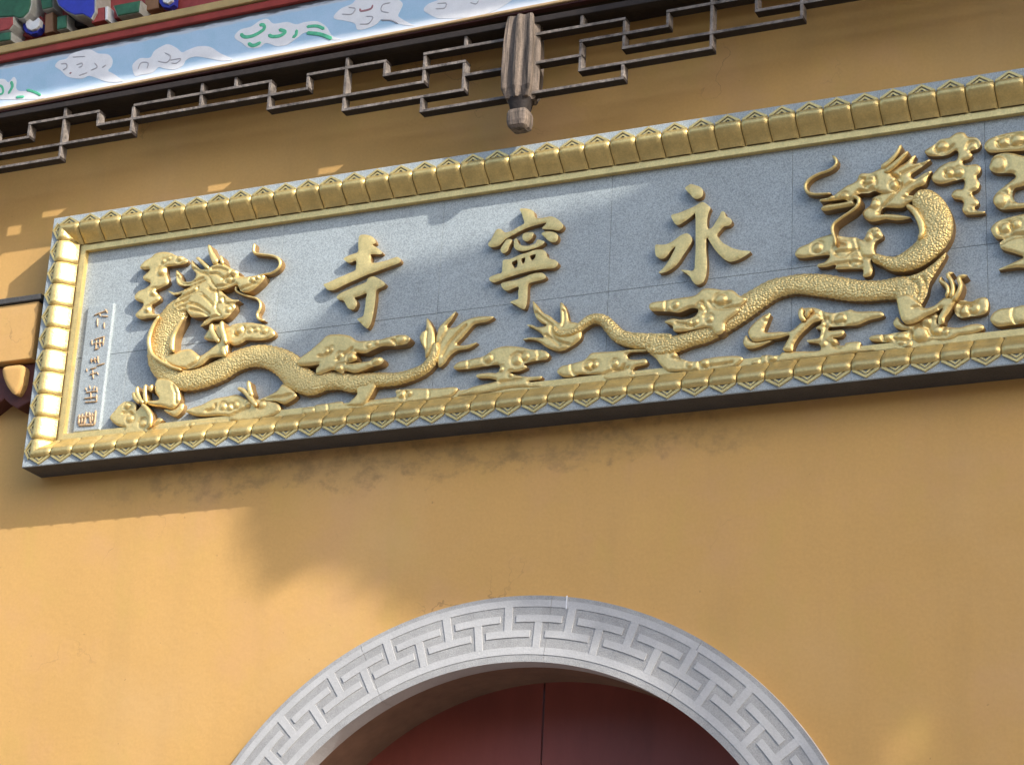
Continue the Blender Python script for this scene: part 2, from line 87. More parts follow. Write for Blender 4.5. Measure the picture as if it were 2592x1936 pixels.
{"t":"p","n":"hip","par":"dragon2","pts":[[-28294,45546],[-27958,45537],[-27714,45478],[-26926,45385],[-26829,45162],[-26881,44866],[-27145,44654],[-27691,44777],[-27818,44943],[-28062,45001],[-28131,45252]],"h":0.036,"dome":0.012,"r":0.022,"g":[[[-27708,45300],[-27374,45255],[-26981,45225]],[[-27859,45281],[-27762,45088],[-27668,44986]],[[-26859,45135],[-26910,44839],[-27086,44678]]]},
{"t":"p","n":"chest","par":"dragon2","pts":[[-17292,47123],[-17322,46953],[-17681,46365],[-17846,46099],[-17931,45737],[-18070,45467],[-18152,45363],[-18502,45521],[-18935,45632],[-19042,45991],[-18902,46350],[-18492,46442],[-18138,46540],[-17729,46776]],"h":0.036,"dome":0.018,"r":0.028,"g":[[[-18059,46328],[-17955,46027],[-18068,45610]],[[-18602,46398],[-18225,46061],[-18229,45659]]]},
{"t":"s","n":"neck","par":"dragon2","pts":[[-18261,49379],[-17906,48978],[-17697,48601],[-17596,48126],[-17655,47713],[-17963,47298],[-18429,47017],[-18967,46917],[-19398,47088],[-19759,47270]],"w":[0.0365,0.0471,0.0532,0.0578,0.0547,0.0456,0.0395,0.0274,0.0182,0.0167],"h":0.036,"dome":0.024,"saw":0},
{"t":"s","n":"neck_ridge","par":"dragon2","pts":[[-18552,48952],[-18267,48660],[-18075,48248],[-18025,47896],[-18135,47605]],"w":[0.0076,0.0106,0.0122,0.0106,0.0076],"h":0.05,"dome":0.012,"saw":0},
{"t":"p","n":"foreleg","par":"dragon2","pts":[[-17350,45489],[-16923,45464],[-17034,45222],[-17198,44959],[-17334,44777],[-17377,44598],[-17550,44605],[-17546,44859],[-17409,45126],[-17678,45017],[-17947,44908],[-18218,44770],[-18488,44702],[-18650,44736],[-18783,44894],[-18862,45161],[-18915,45426],[-18912,45713],[-18532,45751],[-18130,45358],[-17998,45199],[-17675,45259]],"h":0.044,"dome":0.016,"r":0.026,"g":[[[-18374,45245],[-18212,45253],[-18051,45205]],[[-17516,45139],[-17547,44803],[-17523,44630]]]},
{"t":"s","n":"claw","par":"dragon2","pts":[[-17401,46217],[-17444,46065],[-17258,45898],[-17195,45690],[-17265,45442]],"w":[0.0049,0.0061,0.0067,0.0073,0.0085],"h":0.046,"dome":0.012,"saw":0},
{"t":"s","n":"claw","par":"dragon2","pts":[[-17011,46310],[-17199,46248],[-17070,45988],[-17034,45698],[-17106,45394]],"w":[0.0055,0.0073,0.0073,0.0079,0.0097],"h":0.046,"dome":0.012,"saw":0},
{"t":"s","n":"claw","par":"dragon2","pts":[[-16560,46151],[-16828,46100],[-16779,45837],[-16864,45563],[-17054,45302]],"w":[0.0049,0.0079,0.0079,0.0085,0.0097],"h":0.046,"dome":0.012,"saw":0},
{"t":"p","n":"hind_leg","par":"dragon2","pts":[[-24110,45156],[-23830,45480],[-23422,45723],[-23326,45679],[-23448,45337],[-23508,45052],[-23004,44993],[-22597,44977],[-22194,45284],[-21947,45480],[-21698,45514],[-21512,45266],[-21821,45175],[-22068,44979],[-22315,44751],[-22499,44452],[-22560,44235],[-22872,44335],[-22750,44609],[-22658,44824],[-23002,44767],[-23410,44750],[-23819,44733],[-24011,44852]],"h":0.034,"dome":0.014,"r":0.022,"b":[[-23451,45532,0.008759041591320071,0.008]]},
{"t":"p","n":"heel","par":"dragon2","pts":[[-24292,44883],[-24199,45034],[-24070,44857],[-23847,44750],[-23279,44749],[-23592,44608],[-23907,44531],[-24160,44560],[-24290,44720]],"h":0.026,"dome":0.012,"r":0.02},
{"t":"s","n":"claw","par":"dragon2","pts":[[-22165,45726],[-22211,45537],[-22163,45338],[-22038,45227]],"w":[0.0085,0.0097,0.0097,0.0085],"h":0.044,"dome":0.01,"saw":0},
{"t":"s","n":"claw","par":"dragon2","pts":[[-21785,45623],[-21971,45500],[-22001,45311]],"w":[0.0073,0.0085,0.0085],"h":0.046,"dome":0.01,"saw":0},
{"t":"p","n":"skull","par":"dragon2","pts":[[-21586,49651],[-21399,49663],[-21139,49704],[-20991,49801],[-20694,49994],[-20324,50136],[-20176,50390],[-19808,50374],[-19477,50482],[-19184,50516],[-19077,50185],[-18860,49918],[-18862,49644],[-19082,49481],[-19409,49529],[-19664,49684],[-19884,49638],[-20178,49662],[-20325,49585],[-20399,49439],[-20326,49271],[-20546,49225],[-20990,49210],[-21398,49190],[-21547,49270],[-21510,49363],[-21324,49415],[-20990,49406],[-20620,49432],[-20768,49532],[-21064,49535],[-21362,49539],[-21585,49572]],"h":0.04,"dome":0.02,"r":0.026,"b":[[-19809,50020,0.018667201926936973,0.01],[-20694,49580,0.01244480128462465,0.008],[-21176,49630,0.010370667737187207,0.008],[-18970,49777,0.01451893483206209,0.01]],"g":[[[-20176,50213],[-19956,50121],[-19625,50091]],[[-20066,50019],[-19883,49893],[-19626,49993]],[[-20214,49726],[-19884,49697],[-19664,49723]],[[-21324,49494],[-20916,49455],[-20473,49489]]]},
{"t":"p","n":"mane","par":"dragon2","pts":[[-19239,50316],[-18945,50468],[-18653,50581],[-18397,50777],[-18269,50817],[-18363,50536],[-18073,50531],[-17766,50582],[-18148,50307],[-18439,50116],[-18297,49938],[-18006,50090],[-17735,50166],[-17864,49952],[-17975,49695],[-18300,49588],[-18519,49386],[-18088,49285],[-18125,49174],[-18486,49110],[-18740,48952],[-19102,49004],[-19392,49046],[-19503,48828],[-19248,48792],[-18778,48686],[-18455,48544],[-18888,48508],[-19322,48608],[-19686,48582],[-19941,48657],[-20123,48956],[-19829,49226],[-19755,49450],[-19426,49558],[-18879,49673],[-18877,49947],[-19166,50226]],"h":0.034,"dome":0.018,"r":0.026,"b":[[-18950,49880,0.018667201926936973,0.014],[-19683,49205,0.01659306837949953,0.01],[-19139,48893,0.010370667737187207,0.008]],"g":[[[-19294,50245],[-18876,50064],[-18769,49735],[-18953,49489],[-19356,49080],[-19576,48839]],[[-18766,50166],[-18401,50307],[-18038,50447]],[[-18661,49680],[-18297,49860],[-17899,50035]],[[-18665,49291],[-18376,49249],[-18160,49256]]]},
{"t":"s","n":"horn","par":"dragon2","pts":[[-18719,51211],[-18893,50882],[-19169,50609],[-19426,50451]],"w":[0.0053,0.0076,0.0099,0.0106],"h":0.045,"dome":0.01,"saw":0},
{"t":"s","n":"horn","par":"dragon2","pts":[[-18473,50921],[-18759,50651],[-19052,50420],[-19309,50263]],"w":[0.0053,0.0084,0.0106,0.0106],"h":0.048,"dome":0.01,"saw":0},
{"t":"s","n":"whisker","par":"dragon2","pts":[[-21179,51276],[-21029,51052],[-21084,50861],[-21327,50719],[-21702,50635],[-22002,50481],[-22133,50261],[-22037,50008],[-21774,49902],[-21213,49847]],"w":[0.0041,0.0057,0.0052,0.0047,0.0047,0.0057,0.0062,0.0057,0.0047,0.0041],"h":0.028,"dome":0.009,"saw":0},
{"t":"s","n":"whisker","par":"dragon2","pts":[[-20400,49543],[-20180,49393],[-20217,49164],[-20401,48995],[-20732,48808],[-21026,48615],[-21100,48391],[-21007,48028],[-20988,47793]],"w":[0.0052,0.0067,0.0062,0.0052,0.0047,0.0052,0.0062,0.0052,0.0041],"h":0.052,"dome":0.009,"saw":0},
{"t":"p","n":"cloud","par":"plaque","pts":[[-27675,46378],[-27647,46541],[-27417,46579],[-27088,46588],[-26597,46610],[-26010,46637],[-25722,46832],[-25398,46825],[-25009,46709],[-24654,46664],[-24394,46434],[-24136,46271],[-24355,46003],[-24479,45790],[-24857,45509],[-24915,45190],[-25169,45089],[-25432,45381],[-25819,45394],[-26013,45384],[-26336,45357],[-26727,45403],[-26798,45609],[-27031,45736],[-27082,45808],[-26806,45874],[-26445,45797],[-26024,45846],[-25867,46090],[-26129,46188],[-26550,46074],[-26911,46151],[-27241,46208],[-27572,46265]],"h":0.05,"dome":0.012,"r":0.022,"b":[[-25034,46350,0.019269891500904156,0.01],[-25772,46177,0.0122626582278481,0.008],[-26688,46356,0.0122626582278481,0.009],[-25922,45636,0.010510849909584086,0.008],[-26147,45597,0.00981012658227848,0.008],[-25438,45677,0.0122626582278481,0.007]],"g":[[[-27071,46570],[-27049,46367],[-27060,46186]],[[-25452,46303],[-25286,46085],[-24931,46008],[-24419,46011]],[[-25290,46283],[-25127,46164],[-24678,46207]],[[-25711,46335],[-25542,46018],[-25634,45799]],[[-26637,45689],[-26309,45584],[-26015,45483]]]},
{"t":"p","n":"cloud","par":"plaque","pts":[[-27725,44844],[-27453,44978],[-27152,44779],[-26894,44881],[-26692,44661],[-26590,44486],[-26197,44312],[-25873,44276],[-25746,44326],[-25169,44359],[-24530,44319],[-24307,44230],[-24336,44104],[-24587,43939],[-25160,43921],[-26124,43962],[-26935,44015],[-27235,44264],[-27440,44549]],"h":0.028,"dome":0.01,"r":0.02,"b":[[-25677,44156,0.015766274864376126,0.008],[-26193,44181,0.010510849909584086,0.007],[-26788,44607,0.010510849909584086,0.006]],"g":[[[-26686,44432],[-26328,44391],[-26163,44243]],[[-25841,44272],[-25805,44106],[-25610,44019]],[[-25482,44037],[-25003,44049],[-24653,44075]]]},
{"t":"p","n":"cloud","par":"plaque","pts":[[-22344,45685],[-22220,45766],[-21846,45753],[-21628,45662],[-21411,45539],[-21102,45469],[-20763,45492],[-20555,45520],[-20306,45418],[-19893,45382],[-19509,45321],[-19414,45180],[-19565,45112],[-19922,45068],[-20307,44941],[-20666,44955],[-20978,44973],[-21286,44978],[-21316,44853],[-20855,44831],[-20763,44756],[-20855,44607],[-21162,44579],[-21008,44498],[-20977,44303],[-20763,44279],[-20722,44357],[-20226,44329],[-20226,44100],[-19625,44060],[-18973,43991],[-19625,43974],[-20722,43942],[-21406,43901],[-22331,43916],[-23110,43907],[-23737,43896],[-23990,43973],[-23960,44098],[-23677,44130],[-23647,44224],[-23395,44227],[-23050,44156],[-22895,44267],[-22334,44235],[-21622,44186],[-21623,44410],[-22025,44536],[-22057,44604],[-21778,44619],[-21624,44665],[-21579,44916],[-21749,45000],[-21564,45203],[-22031,45453]],"h":0.027,"dome":0.01,"r":0.02,"b":[[-21131,44448,0.0122626582278481,0.012],[-23237,44113,0.014014466546112114,0.008],[-21469,44392,0.010510849909584086,0.008],[-20886,45218,0.017518083182640143,0.006],[-21471,45128,0.010510849909584086,0.006]],"g":[[[-21317,45302],[-21224,45098],[-20763,45107]],[[-23677,44130],[-23644,44030],[-23674,43905]],[[-21223,44427],[-21100,44254],[-20916,44201]],[[-21534,45521],[-21409,45056],[-21500,44619]]]},
{"t":"p","n":"cloud","par":"plaque","pts":[[-17080,45213],[-16971,45371],[-16810,45408],[-16493,45311],[-16279,45398],[-16015,45394],[-15940,45186],[-15999,44883],[-16238,44799],[-16503,44803],[-16847,44788],[-17031,44952]],"h":0.026,"dome":0.012,"r":0.022,"b":[[-16710,45026,0.0190028606456886,0.008],[-16392,45044,0.015835717204740498,0.007]],"g":[[[-16919,45265],[-16600,45240],[-16281,45314]],[[-16872,44904],[-16869,45074],[-16787,45177]]]},
{"t":"p","n":"cloud","par":"plaque","pts":[[-19105,44888],[-18967,45072],[-18806,44852],[-18645,44747],[-18320,44766],[-18103,44939],[-17724,45064],[-17592,44935],[-17649,44714],[-17464,44578],[-17198,44490],[-16880,44453],[-16614,44506],[-16297,44510],[-16114,44418],[-16144,44281],[-16408,44200],[-16673,44175],[-16938,44178],[-17151,44090],[-17471,44071],[-17790,44136],[-18005,44076],[-18274,44079],[-18461,44214],[-18463,44044],[-18544,43940],[-18760,43993],[-19083,44172],[-19409,44238],[-19790,44311],[-19927,44412],[-19872,44492],[-19625,44520],[-19434,44498],[-19080,44514],[-18592,44542],[-18809,44596],[-19025,44707]],"h":0.026,"dome":0.012,"r":0.022,"b":[[-18190,44381,0.025337147527584796,0.01],[-17600,44396,0.015835717204740498,0.008],[-17360,44340,0.011085002043318349,0.007],[-18811,44311,0.0190028606456886,0.007],[-19272,44365,0.012668573763792398,0.007],[-17997,44756,0.015835717204740498,0.006]],"g":[[[-19462,44444],[-19449,44328],[-19381,44263]],[[-19055,44283],[-18839,44201],[-18596,44187]],[[-17893,44516],[-17842,44312],[-17575,44252]],[[-18485,44472],[-18500,44303],[-18434,44182]]]},
{"t":"p","n":"cloud","par":"plaque","pts":[[-15895,44609],[-15785,44821],[-15547,44933],[-15128,44938],[-14783,44980],[-14477,44998],[-14407,44709],[-14520,44388],[-14801,44338],[-15222,44332],[-15613,44323],[-15794,44429]],"h":0.028,"dome":0.012,"r":0.022,"g":[[[-15129,44910],[-15161,44661],[-15065,44370]]]},
{"t":"p","n":"cloud","par":"plaque","pts":[[-15953,50855],[-15825,51030],[-15505,51136],[-15081,51185],[-14617,51189],[-14206,51161],[-14043,50787],[-14227,50430],[-14637,50455],[-15168,50499],[-15730,50548],[-15921,50695]],"h":0.028,"dome":0.012,"r":0.022,"b":[[-14843,50875,0.018667201926936973,0.008],[-15299,50869,0.01451893483206209,0.006]],"g":[[[-15506,51058],[-15082,51107],[-14662,51079]],[[-15510,50903],[-15479,50723],[-15023,50671],[-14630,50725]]]},
{"t":"p","n":"cloud","par":"plaque","pts":[[-15788,50083],[-15658,50372],[-15340,50459],[-15025,50410],[-14679,50260],[-14334,50168],[-14206,49802],[-14355,49404],[-14666,49183],[-14988,49116],[-15064,48860],[-14931,48612],[-14683,48576],[-14378,48608],[-14278,48480],[-14384,48382],[-15006,48395],[-15422,48436],[-15662,48642],[-15692,48875],[-15547,49084],[-15191,49338],[-14942,49531],[-15043,49680],[-15601,49784],[-15774,49926]],"h":0.03,"dome":0.014,"r":0.024,"b":[[-15489,50076,0.0248896025692493,0.006],[-15484,48769,0.022815469021811856,0.006]],"g":[[[-15092,49132],[-15133,48870],[-15035,48627]]]},
{"t":"p","n":"cloud","par":"plaque","pts":[[-15789,47832],[-15576,48029],[-15156,48122],[-14698,48170],[-14395,48165],[-14271,47695],[-14360,46958],[-14438,46632],[-14312,46244],[-14960,46310],[-15270,46314],[-15580,46317],[-15267,46444],[-14954,46552],[-14762,46657],[-15050,46826],[-15460,47031],[-15506,47264],[-15383,47360],[-15624,47431],[-15759,47638]],"h":0.028,"dome":0.012,"r":0.022,"b":[[-15305,47726,0.018667201926936973,0.009],[-14956,47829,0.01451893483206209,0.008]],"g":[[[-15478,47750],[-15481,47600],[-15169,47594],[-15129,47815]],[[-15455,47219],[-15106,47359],[-14719,47382]],[[-15383,47360],[-15034,47463],[-14717,47456]]]},
{"t":"p","n":"cloud","par":"plaque","pts":[[-17981,50947],[-17798,51076],[-17580,51199],[-17434,51314],[-17146,51328],[-16892,51464],[-16641,51444],[-16501,51265],[-16218,51180],[-16080,50963],[-16155,50779],[-16440,50707],[-16372,50579],[-16481,50440],[-16696,50395],[-16627,50229],[-16237,50208],[-16098,50071],[-16137,49883],[-16246,49745],[-16145,49498],[-16220,49278],[-16398,49208],[-16365,49068],[-16193,48851],[-16231,48703],[-16338,48642],[-16235,48513],[-15991,48458],[-16027,48387],[-16343,48394],[-16624,48434],[-16745,48624],[-16688,48846],[-16756,48971],[-17038,49089],[-17089,49251],[-16927,49382],[-16714,49370],[-16638,49610],[-16707,49736],[-17028,49707],[-17386,49663],[-17671,49764],[-17759,49972],[-17630,50148],[-17448,50316],[-17160,50428],[-16909,50467],[-16833,50729],[-16938,50824],[-17191,50706],[-17515,50698],[-17838,50767]],"h":0.026,"dome":0.012,"r":0.022,"b":[[-17366,51008,0.018667201926936973,0.01],[-17131,49994,0.011615147865649673,0.01],[-16810,49985,0.01451893483206209,0.008],[-16435,49136,0.00746688077077479,0.008],[-16374,48609,0.00746688077077479,0.008]],"g":[[[-17582,51042],[-17548,50880],[-17225,50868],[-16971,50986]],[[-16546,50802],[-16435,51019],[-16221,51024],[-16189,50824]],[[-17273,50055],[-17240,49894],[-16883,49840]]]},
{"t":"p","n":"cloud","par":"plaque","pts":[[-22484,47814],[-22355,47992],[-22020,48103],[-21686,48253],[-21278,48334],[-21093,48328],[-20871,48220],[-20577,48140],[-20357,48110],[-20101,47997],[-19918,48321],[-19626,48377],[-19445,48139],[-19446,47985],[-19664,47860],[-19738,47639],[-19703,47403],[-19849,47192],[-19778,46914],[-19851,46656],[-20105,46650],[-20140,46923],[-21054,47043],[-21054,47197],[-21385,47163],[-21681,47202],[-21681,47299],[-21423,47362],[-21276,47575],[-21757,47600],[-22166,47596],[-22427,47670]],"h":0.03,"dome":0.012,"r":0.022,"b":[[-21684,47902,0.01659306837949953,0.008],[-20797,47782,0.0248896025692493,0.006],[-19918,48050,0.01451893483206209,0.009],[-19627,48126,0.011615147865649673,0.009],[-20358,47259,0.01659306837949953,0.005]],"g":[[[-21018,47618],[-20651,47607],[-20285,47635]],[[-20357,48032],[-20248,47669],[-20103,47341]],[[-21017,47192],[-20578,47211],[-20140,47154]],[[-20067,47336],[-19849,47269],[-19739,47331]],[[-21018,47851],[-20908,47913],[-20724,47850]]]}]
SMALL=[
{"c":0,"pts":[[-51141,49048],[-50877,49122],[-50534,49186]],"w":3},
{"c":0,"pts":[[-50663,49272],[-50520,49078]],"w":3},
{"c":0,"pts":[[-50967,48921],[-50917,48545]],"w":3},
{"c":0,"pts":[[-50627,48703],[-50591,48436]],"w":3},
{"c":0,"pts":[[-50779,48968],[-50462,48930]],"w":3},
{"c":0,"pts":[[-50917,49126],[-50818,48973]],"w":3},
{"c":1,"pts":[[-51101,48021],[-51069,47790]],"w":2.6},
{"c":1,"pts":[[-51002,48010],[-50774,48054],[-50507,48093]],"w":2.6},
{"c":1,"pts":[[-50547,48097],[-50554,47713]],"w":2.6},
{"c":1,"pts":[[-50883,47996],[-50865,47574]],"w":2.6},
{"c":1,"pts":[[-50730,48013],[-50682,47658]],"w":2.6},
{"c":1,"pts":[[-51017,47837],[-50553,47853]],"w":2.6},
{"c":1,"pts":[[-50944,47583],[-50717,47627]],"w":2.6},
{"c":2,"pts":[[-51035,47245],[-50989,47048]],"w":2.6},
{"c":2,"pts":[[-50882,47262],[-50812,47028]],"w":2.6},
{"c":2,"pts":[[-50734,47315],[-50672,46995]],"w":2.6},
{"c":2,"pts":[[-51080,47145],[-50656,47167]],"w":2.6},
{"c":5,"pts":[[-50736,46898],[-50358,46960]],"w":2.6},
{"c":5,"pts":[[-51195,46845],[-51156,46701]],"w":2.6},
{"c":5,"pts":[[-51032,46792],[-50727,46828]],"w":2.6},
{"c":5,"pts":[[-50890,46742],[-50820,46370]],"w":2.6},
{"c":5,"pts":[[-50703,46652],[-50606,46503]],"w":2.6},
{"c":5,"pts":[[-51019,46548],[-50699,46617]],"w":2.6},
{"c":3,"pts":[[-51124,46040],[-51066,45896]],"w":2.6},
{"c":3,"pts":[[-50959,46109],[-50899,45947]],"w":2.6},
{"c":3,"pts":[[-50776,45899],[-50702,46064]],"w":2.6},
{"c":3,"pts":[[-50619,46021],[-50567,45774]],"w":2.6},
{"c":3,"pts":[[-51096,45830],[-50557,45842]],"w":2.6},
{"c":3,"pts":[[-51141,45593],[-50524,45598]],"w":2.6},
{"c":3,"pts":[[-50865,45840],[-50803,45524]],"w":2.6},
{"c":3,"pts":[[-50577,45706],[-50540,45428]],"w":2.6},
{"c":3,"pts":[[-51080,45432],[-50498,45406]],"w":2.6},
{"c":4,"pts":[[-51266,44953],[-51248,44541]],"w":5.0},
{"c":4,"pts":[[-50948,45024],[-50994,44516]],"w":5.0},
{"c":4,"pts":[[-50830,45012],[-50687,44519]],"w":5.0},
{"c":4,"pts":[[-50528,45050],[-50522,44435]],"w":5.0},
{"c":4,"pts":[[-51267,44816],[-50539,44846]],"w":5.0},
{"c":4,"pts":[[-51244,44506],[-50527,44469]],"w":5.0},
{"c":4,"pts":[[-51134,44974],[-51116,44562]],"w":5.0},
{"c":4,"pts":[[-50670,44961],[-50638,44583]],"w":5.0}]
FASCIA_CLOUDS=[
{"p":[[-56436,59458],[-55902,59465],[-55660,59276],[-55425,59481],[-55258,59256],[-55240,58959],[-55054,58781],[-54621,58708],[-54182,58585],[-53716,58264],[-54346,58273],[-55157,58408],[-55974,58545],[-56413,58618]],"s":[["g",4,[[-55531,59303],[-55422,59039],[-55576,58723]]],["g",3.5,[[-54682,58767],[-54289,58603],[-53917,58385]]],["g",3.5,[[-55172,58508],[-54742,58461]]],["g",3,[[-56295,59237],[-55958,59130],[-55857,58819],[-56115,58764]]]]},
{"p":[[-53414,59623],[-53262,59840],[-52901,59875],[-52715,60037],[-52310,60112],[-51789,60092],[-51343,59842],[-50864,59709],[-50622,59424],[-50636,59138],[-50767,58968],[-50487,58775],[-50091,58467],[-49975,58352],[-50436,58383],[-50858,58503],[-51297,58722],[-51678,58884],[-51977,58815],[-52457,58922],[-52790,59076],[-53091,59371]],"s":[["w",2.5,[[-53133,59671],[-52868,59634],[-52803,59467],[-52986,59363]]],["w",2.5,[[-52353,59486],[-52074,59525],[-52066,59387],[-52232,59358]]],["w",2.5,[[-51469,59438],[-51310,59207],[-51606,59113]]],["w",3,[[-51071,59141],[-50879,59238]]],["w",2.5,[[-52154,58976],[-51750,59042]]],["w",2,[[-52591,59893],[-51957,59805]]],["r",4,[[-52646,59163],[-52532,59168]]]]},
{"p":[[-49623,58961],[-49519,59134],[-49282,59261],[-48822,59203],[-48653,59461],[-48369,59602],[-48026,59660],[-47598,59416],[-47322,59176],[-47081,59229],[-46596,59308],[-46042,59185],[-45512,58807],[-44939,58448],[-45376,58454],[-45983,58655],[-46645,58866],[-47081,58801],[-47249,58546],[-47636,58472],[-48099,58599],[-48359,58692],[-48636,58503],[-49136,58494],[-49440,58508]],"s":[["w",2.2,[[-49321,58764],[-49203,59031],[-48868,58963],[-48887,58713]]],["w",2.2,[[-48417,58965],[-47978,58840],[-47832,59076],[-48132,59296]]],["w",2.2,[[-47837,58910],[-47338,58884],[-47517,58726],[-47771,58770]]]]},
{"p":[[-44949,59489],[-44700,59709],[-44231,59755],[-43845,59949],[-43509,59953],[-43215,59700],[-42609,59655],[-42194,59479],[-41798,59505],[-41265,59439],[-40844,59133],[-40543,58689],[-40133,58453],[-40661,58549],[-41147,58864],[-41756,59040],[-42134,58848],[-42514,58655],[-42981,58674],[-43470,58892],[-43792,58753],[-44272,58839],[-44568,59090],[-44862,59308]],"s":[["g",4.5,[[-44681,59520],[-44458,59334],[-44052,59326],[-43633,59514],[-43652,59702],[-43859,59753]]],["g",4.5,[[-44292,59040],[-44039,58877],[-43692,58965]]],["g",4.5,[[-43404,59242],[-43191,59118],[-42823,59103],[-42649,59235],[-42951,59389]]],["g",4,[[-42306,58911],[-42150,59014],[-42138,59240]]],["g",4,[[-41712,59280],[-41245,59220],[-40900,59027]]],["g",4.5,[[-41687,59014],[-41079,58839],[-40531,58545]]]]},
{"p":[[-40552,59535],[-40248,59804],[-39801,59916],[-39620,60077],[-39307,60213],[-38324,60026],[-37790,59730],[-37581,59497],[-37686,59195],[-37736,59011],[-37330,58680],[-36998,58459],[-37580,58630],[-38109,58888],[-38438,59013],[-38618,58853],[-38993,58729],[-39445,58748],[-39598,59034],[-40071,59251],[-40474,59390]],"s":[["w",2.2,[[-40194,59547],[-39764,59467],[-39619,59673],[-39921,59795]]],["w",2.2,[[-38134,59214],[-38466,59373],[-38421,59623],[-38103,59647]]],["w",2.2,[[-39366,58959],[-38976,58919],[-38822,59162],[-39132,59258]]],["w",2.2,[[-38466,58967],[-38045,58889],[-37711,58686]]],["r",3.6,[[-39422,59649],[-39347,59518],[-38929,59544],[-38865,59707]]]]},
{"p":[[-36664,59068],[-36490,59291],[-36181,59360],[-35749,59470],[-33256,59122],[-32880,58924],[-33231,58676],[-33529,58543],[-33951,58433],[-34438,58367],[-35060,58438],[-36003,58594],[-36329,58782]],"s":[["w",2,[[-36158,59024],[-35779,58978],[-35730,59179],[-36109,59232]]],["w",2,[[-34725,59021],[-34471,58910],[-34356,59047]]]]}]
SHADE=[[-27500,51900],[-30600,49968],[-33055,49706],[-36495,48935],[-39391,48457],[-41808,47495],[-43908,46395],[-44992,45844],[-44951,44466],[-44634,42241],[-43553,40783],[-43289,39023],[-42440,37993],[-41599,37788],[-40826,38251],[-40194,38427],[-39365,38148],[-38186,37339],[-36570,36659],[-35007,36277],[-32717,35716],[-28304,34103],[-24151,33101],[-22287,32689],[-21112,32189],[-20210,32466],[-18561,32077],[-18207,30377],[-18119,27780],[-7543,25906],[-4552,53220],[-34700,62500],[-34700,53100]]
BRACKETS=[
["bracket_bowl", "g", -0.215, 0.14, [[-57541, 64120], [-55343, 63697], [-55225, 62896], [-55288, 62556], [-55520, 62346], [-55748, 62360], [-55995, 62494], [-57314, 62668]], 1],
["bracket_block", "r", -0.225, 0.12, [[-57214, 62501], [-55984, 62403], [-55913, 62056], [-56088, 61842], [-57107, 61817]], 1],
["bracket_block", "g", -0.23, 0.1, [[-57053, 61711], [-55942, 61667], [-55885, 61289], [-56994, 61332]], 1],
["flower_ornament", "r", -0.145, 0.06, [[-56469, 62545], [-56133, 62838], [-55669, 63036], [-55082, 62643], [-54875, 62252], [-54977, 61918], [-55481, 61764], [-56158, 61992]], 0],
["flower_cup", "b", -0.17, 0.03, [[-55840, 62333], [-55682, 62410], [-55369, 62211], [-55084, 62317], [-54891, 62228], [-54880, 61945], [-55041, 61764], [-55339, 61748], [-55623, 61888], [-55788, 62112]], 0],
["flower_petal", "w", -0.185, 0.025, [[-55570, 62380], [-55495, 62507], [-55382, 62381], [-55194, 62258], [-55070, 62305], [-54972, 62403], [-54855, 62248], [-54857, 62002], [-55007, 61872], [-55247, 61846], [-55472, 61975], [-55577, 62170]], 0],
["bracket_post", "n", -0.175, 0.1, [[-54703, 62519], [-54339, 62592], [-54167, 61649], [-54611, 61625]], 0],
["bracket_block", "g", -0.195, 0.1, [[-55009, 63529], [-54368, 63513], [-54251, 62697], [-54735, 62682]], 1],
["bracket_block", "g", -0.205, 0.1, [[-53838, 62111], [-53394, 62115], [-53309, 61508], [-53771, 61506]], 1],
["bracket_bowl", "b", -0.235, 0.14, [[-54064, 63342], [-51942, 62933], [-51794, 61830], [-51938, 61546], [-52338, 61811], [-52746, 61852], [-53183, 62090], [-53603, 62448]], 1],
["bracket_shadow_block", "k", -0.145, 0.1, [[-53937, 62501], [-52587, 62389], [-52548, 61823], [-53851, 61888]], 0],
["bracket_block", "r", -0.215, 0.1, [[-52015, 62065], [-51451, 62063], [-51350, 61440], [-52002, 61423]], 0],
["bracket_edge", "w", -0.22, 0.1, [[-51384, 62030], [-51232, 62029], [-51178, 61399], [-51301, 61398]], 0],
["bracket_block", "r", -0.175, 0.1, [[-51555, 62210], [-50986, 62311], [-50909, 61708], [-51485, 61677]], 0],
["bracket_block", "g", -0.215, 0.1, [[-51014, 62050], [-49753, 62035], [-49760, 61522], [-50749, 61535]], 1],
["bracket_post", "n", -0.165, 0.1, [[-49909, 62716], [-49265, 62731], [-49158, 61848], [-49800, 61831]], 0],
["flower_cup", "b", -0.17, 0.03, [[-49194, 62414], [-48413, 62437], [-48379, 61846], [-48612, 61719], [-48946, 61833], [-49115, 62054]], 0],
["flower_petal", "w", -0.185, 0.025, [[-48940, 62284], [-48443, 62292], [-48402, 61941], [-48603, 61842], [-48829, 61954]], 0]]
SLAB_JX=[-4.944, -4.293, -3.613, -2.942, -2.269, -1.6]
SLAB_JZ=4.738
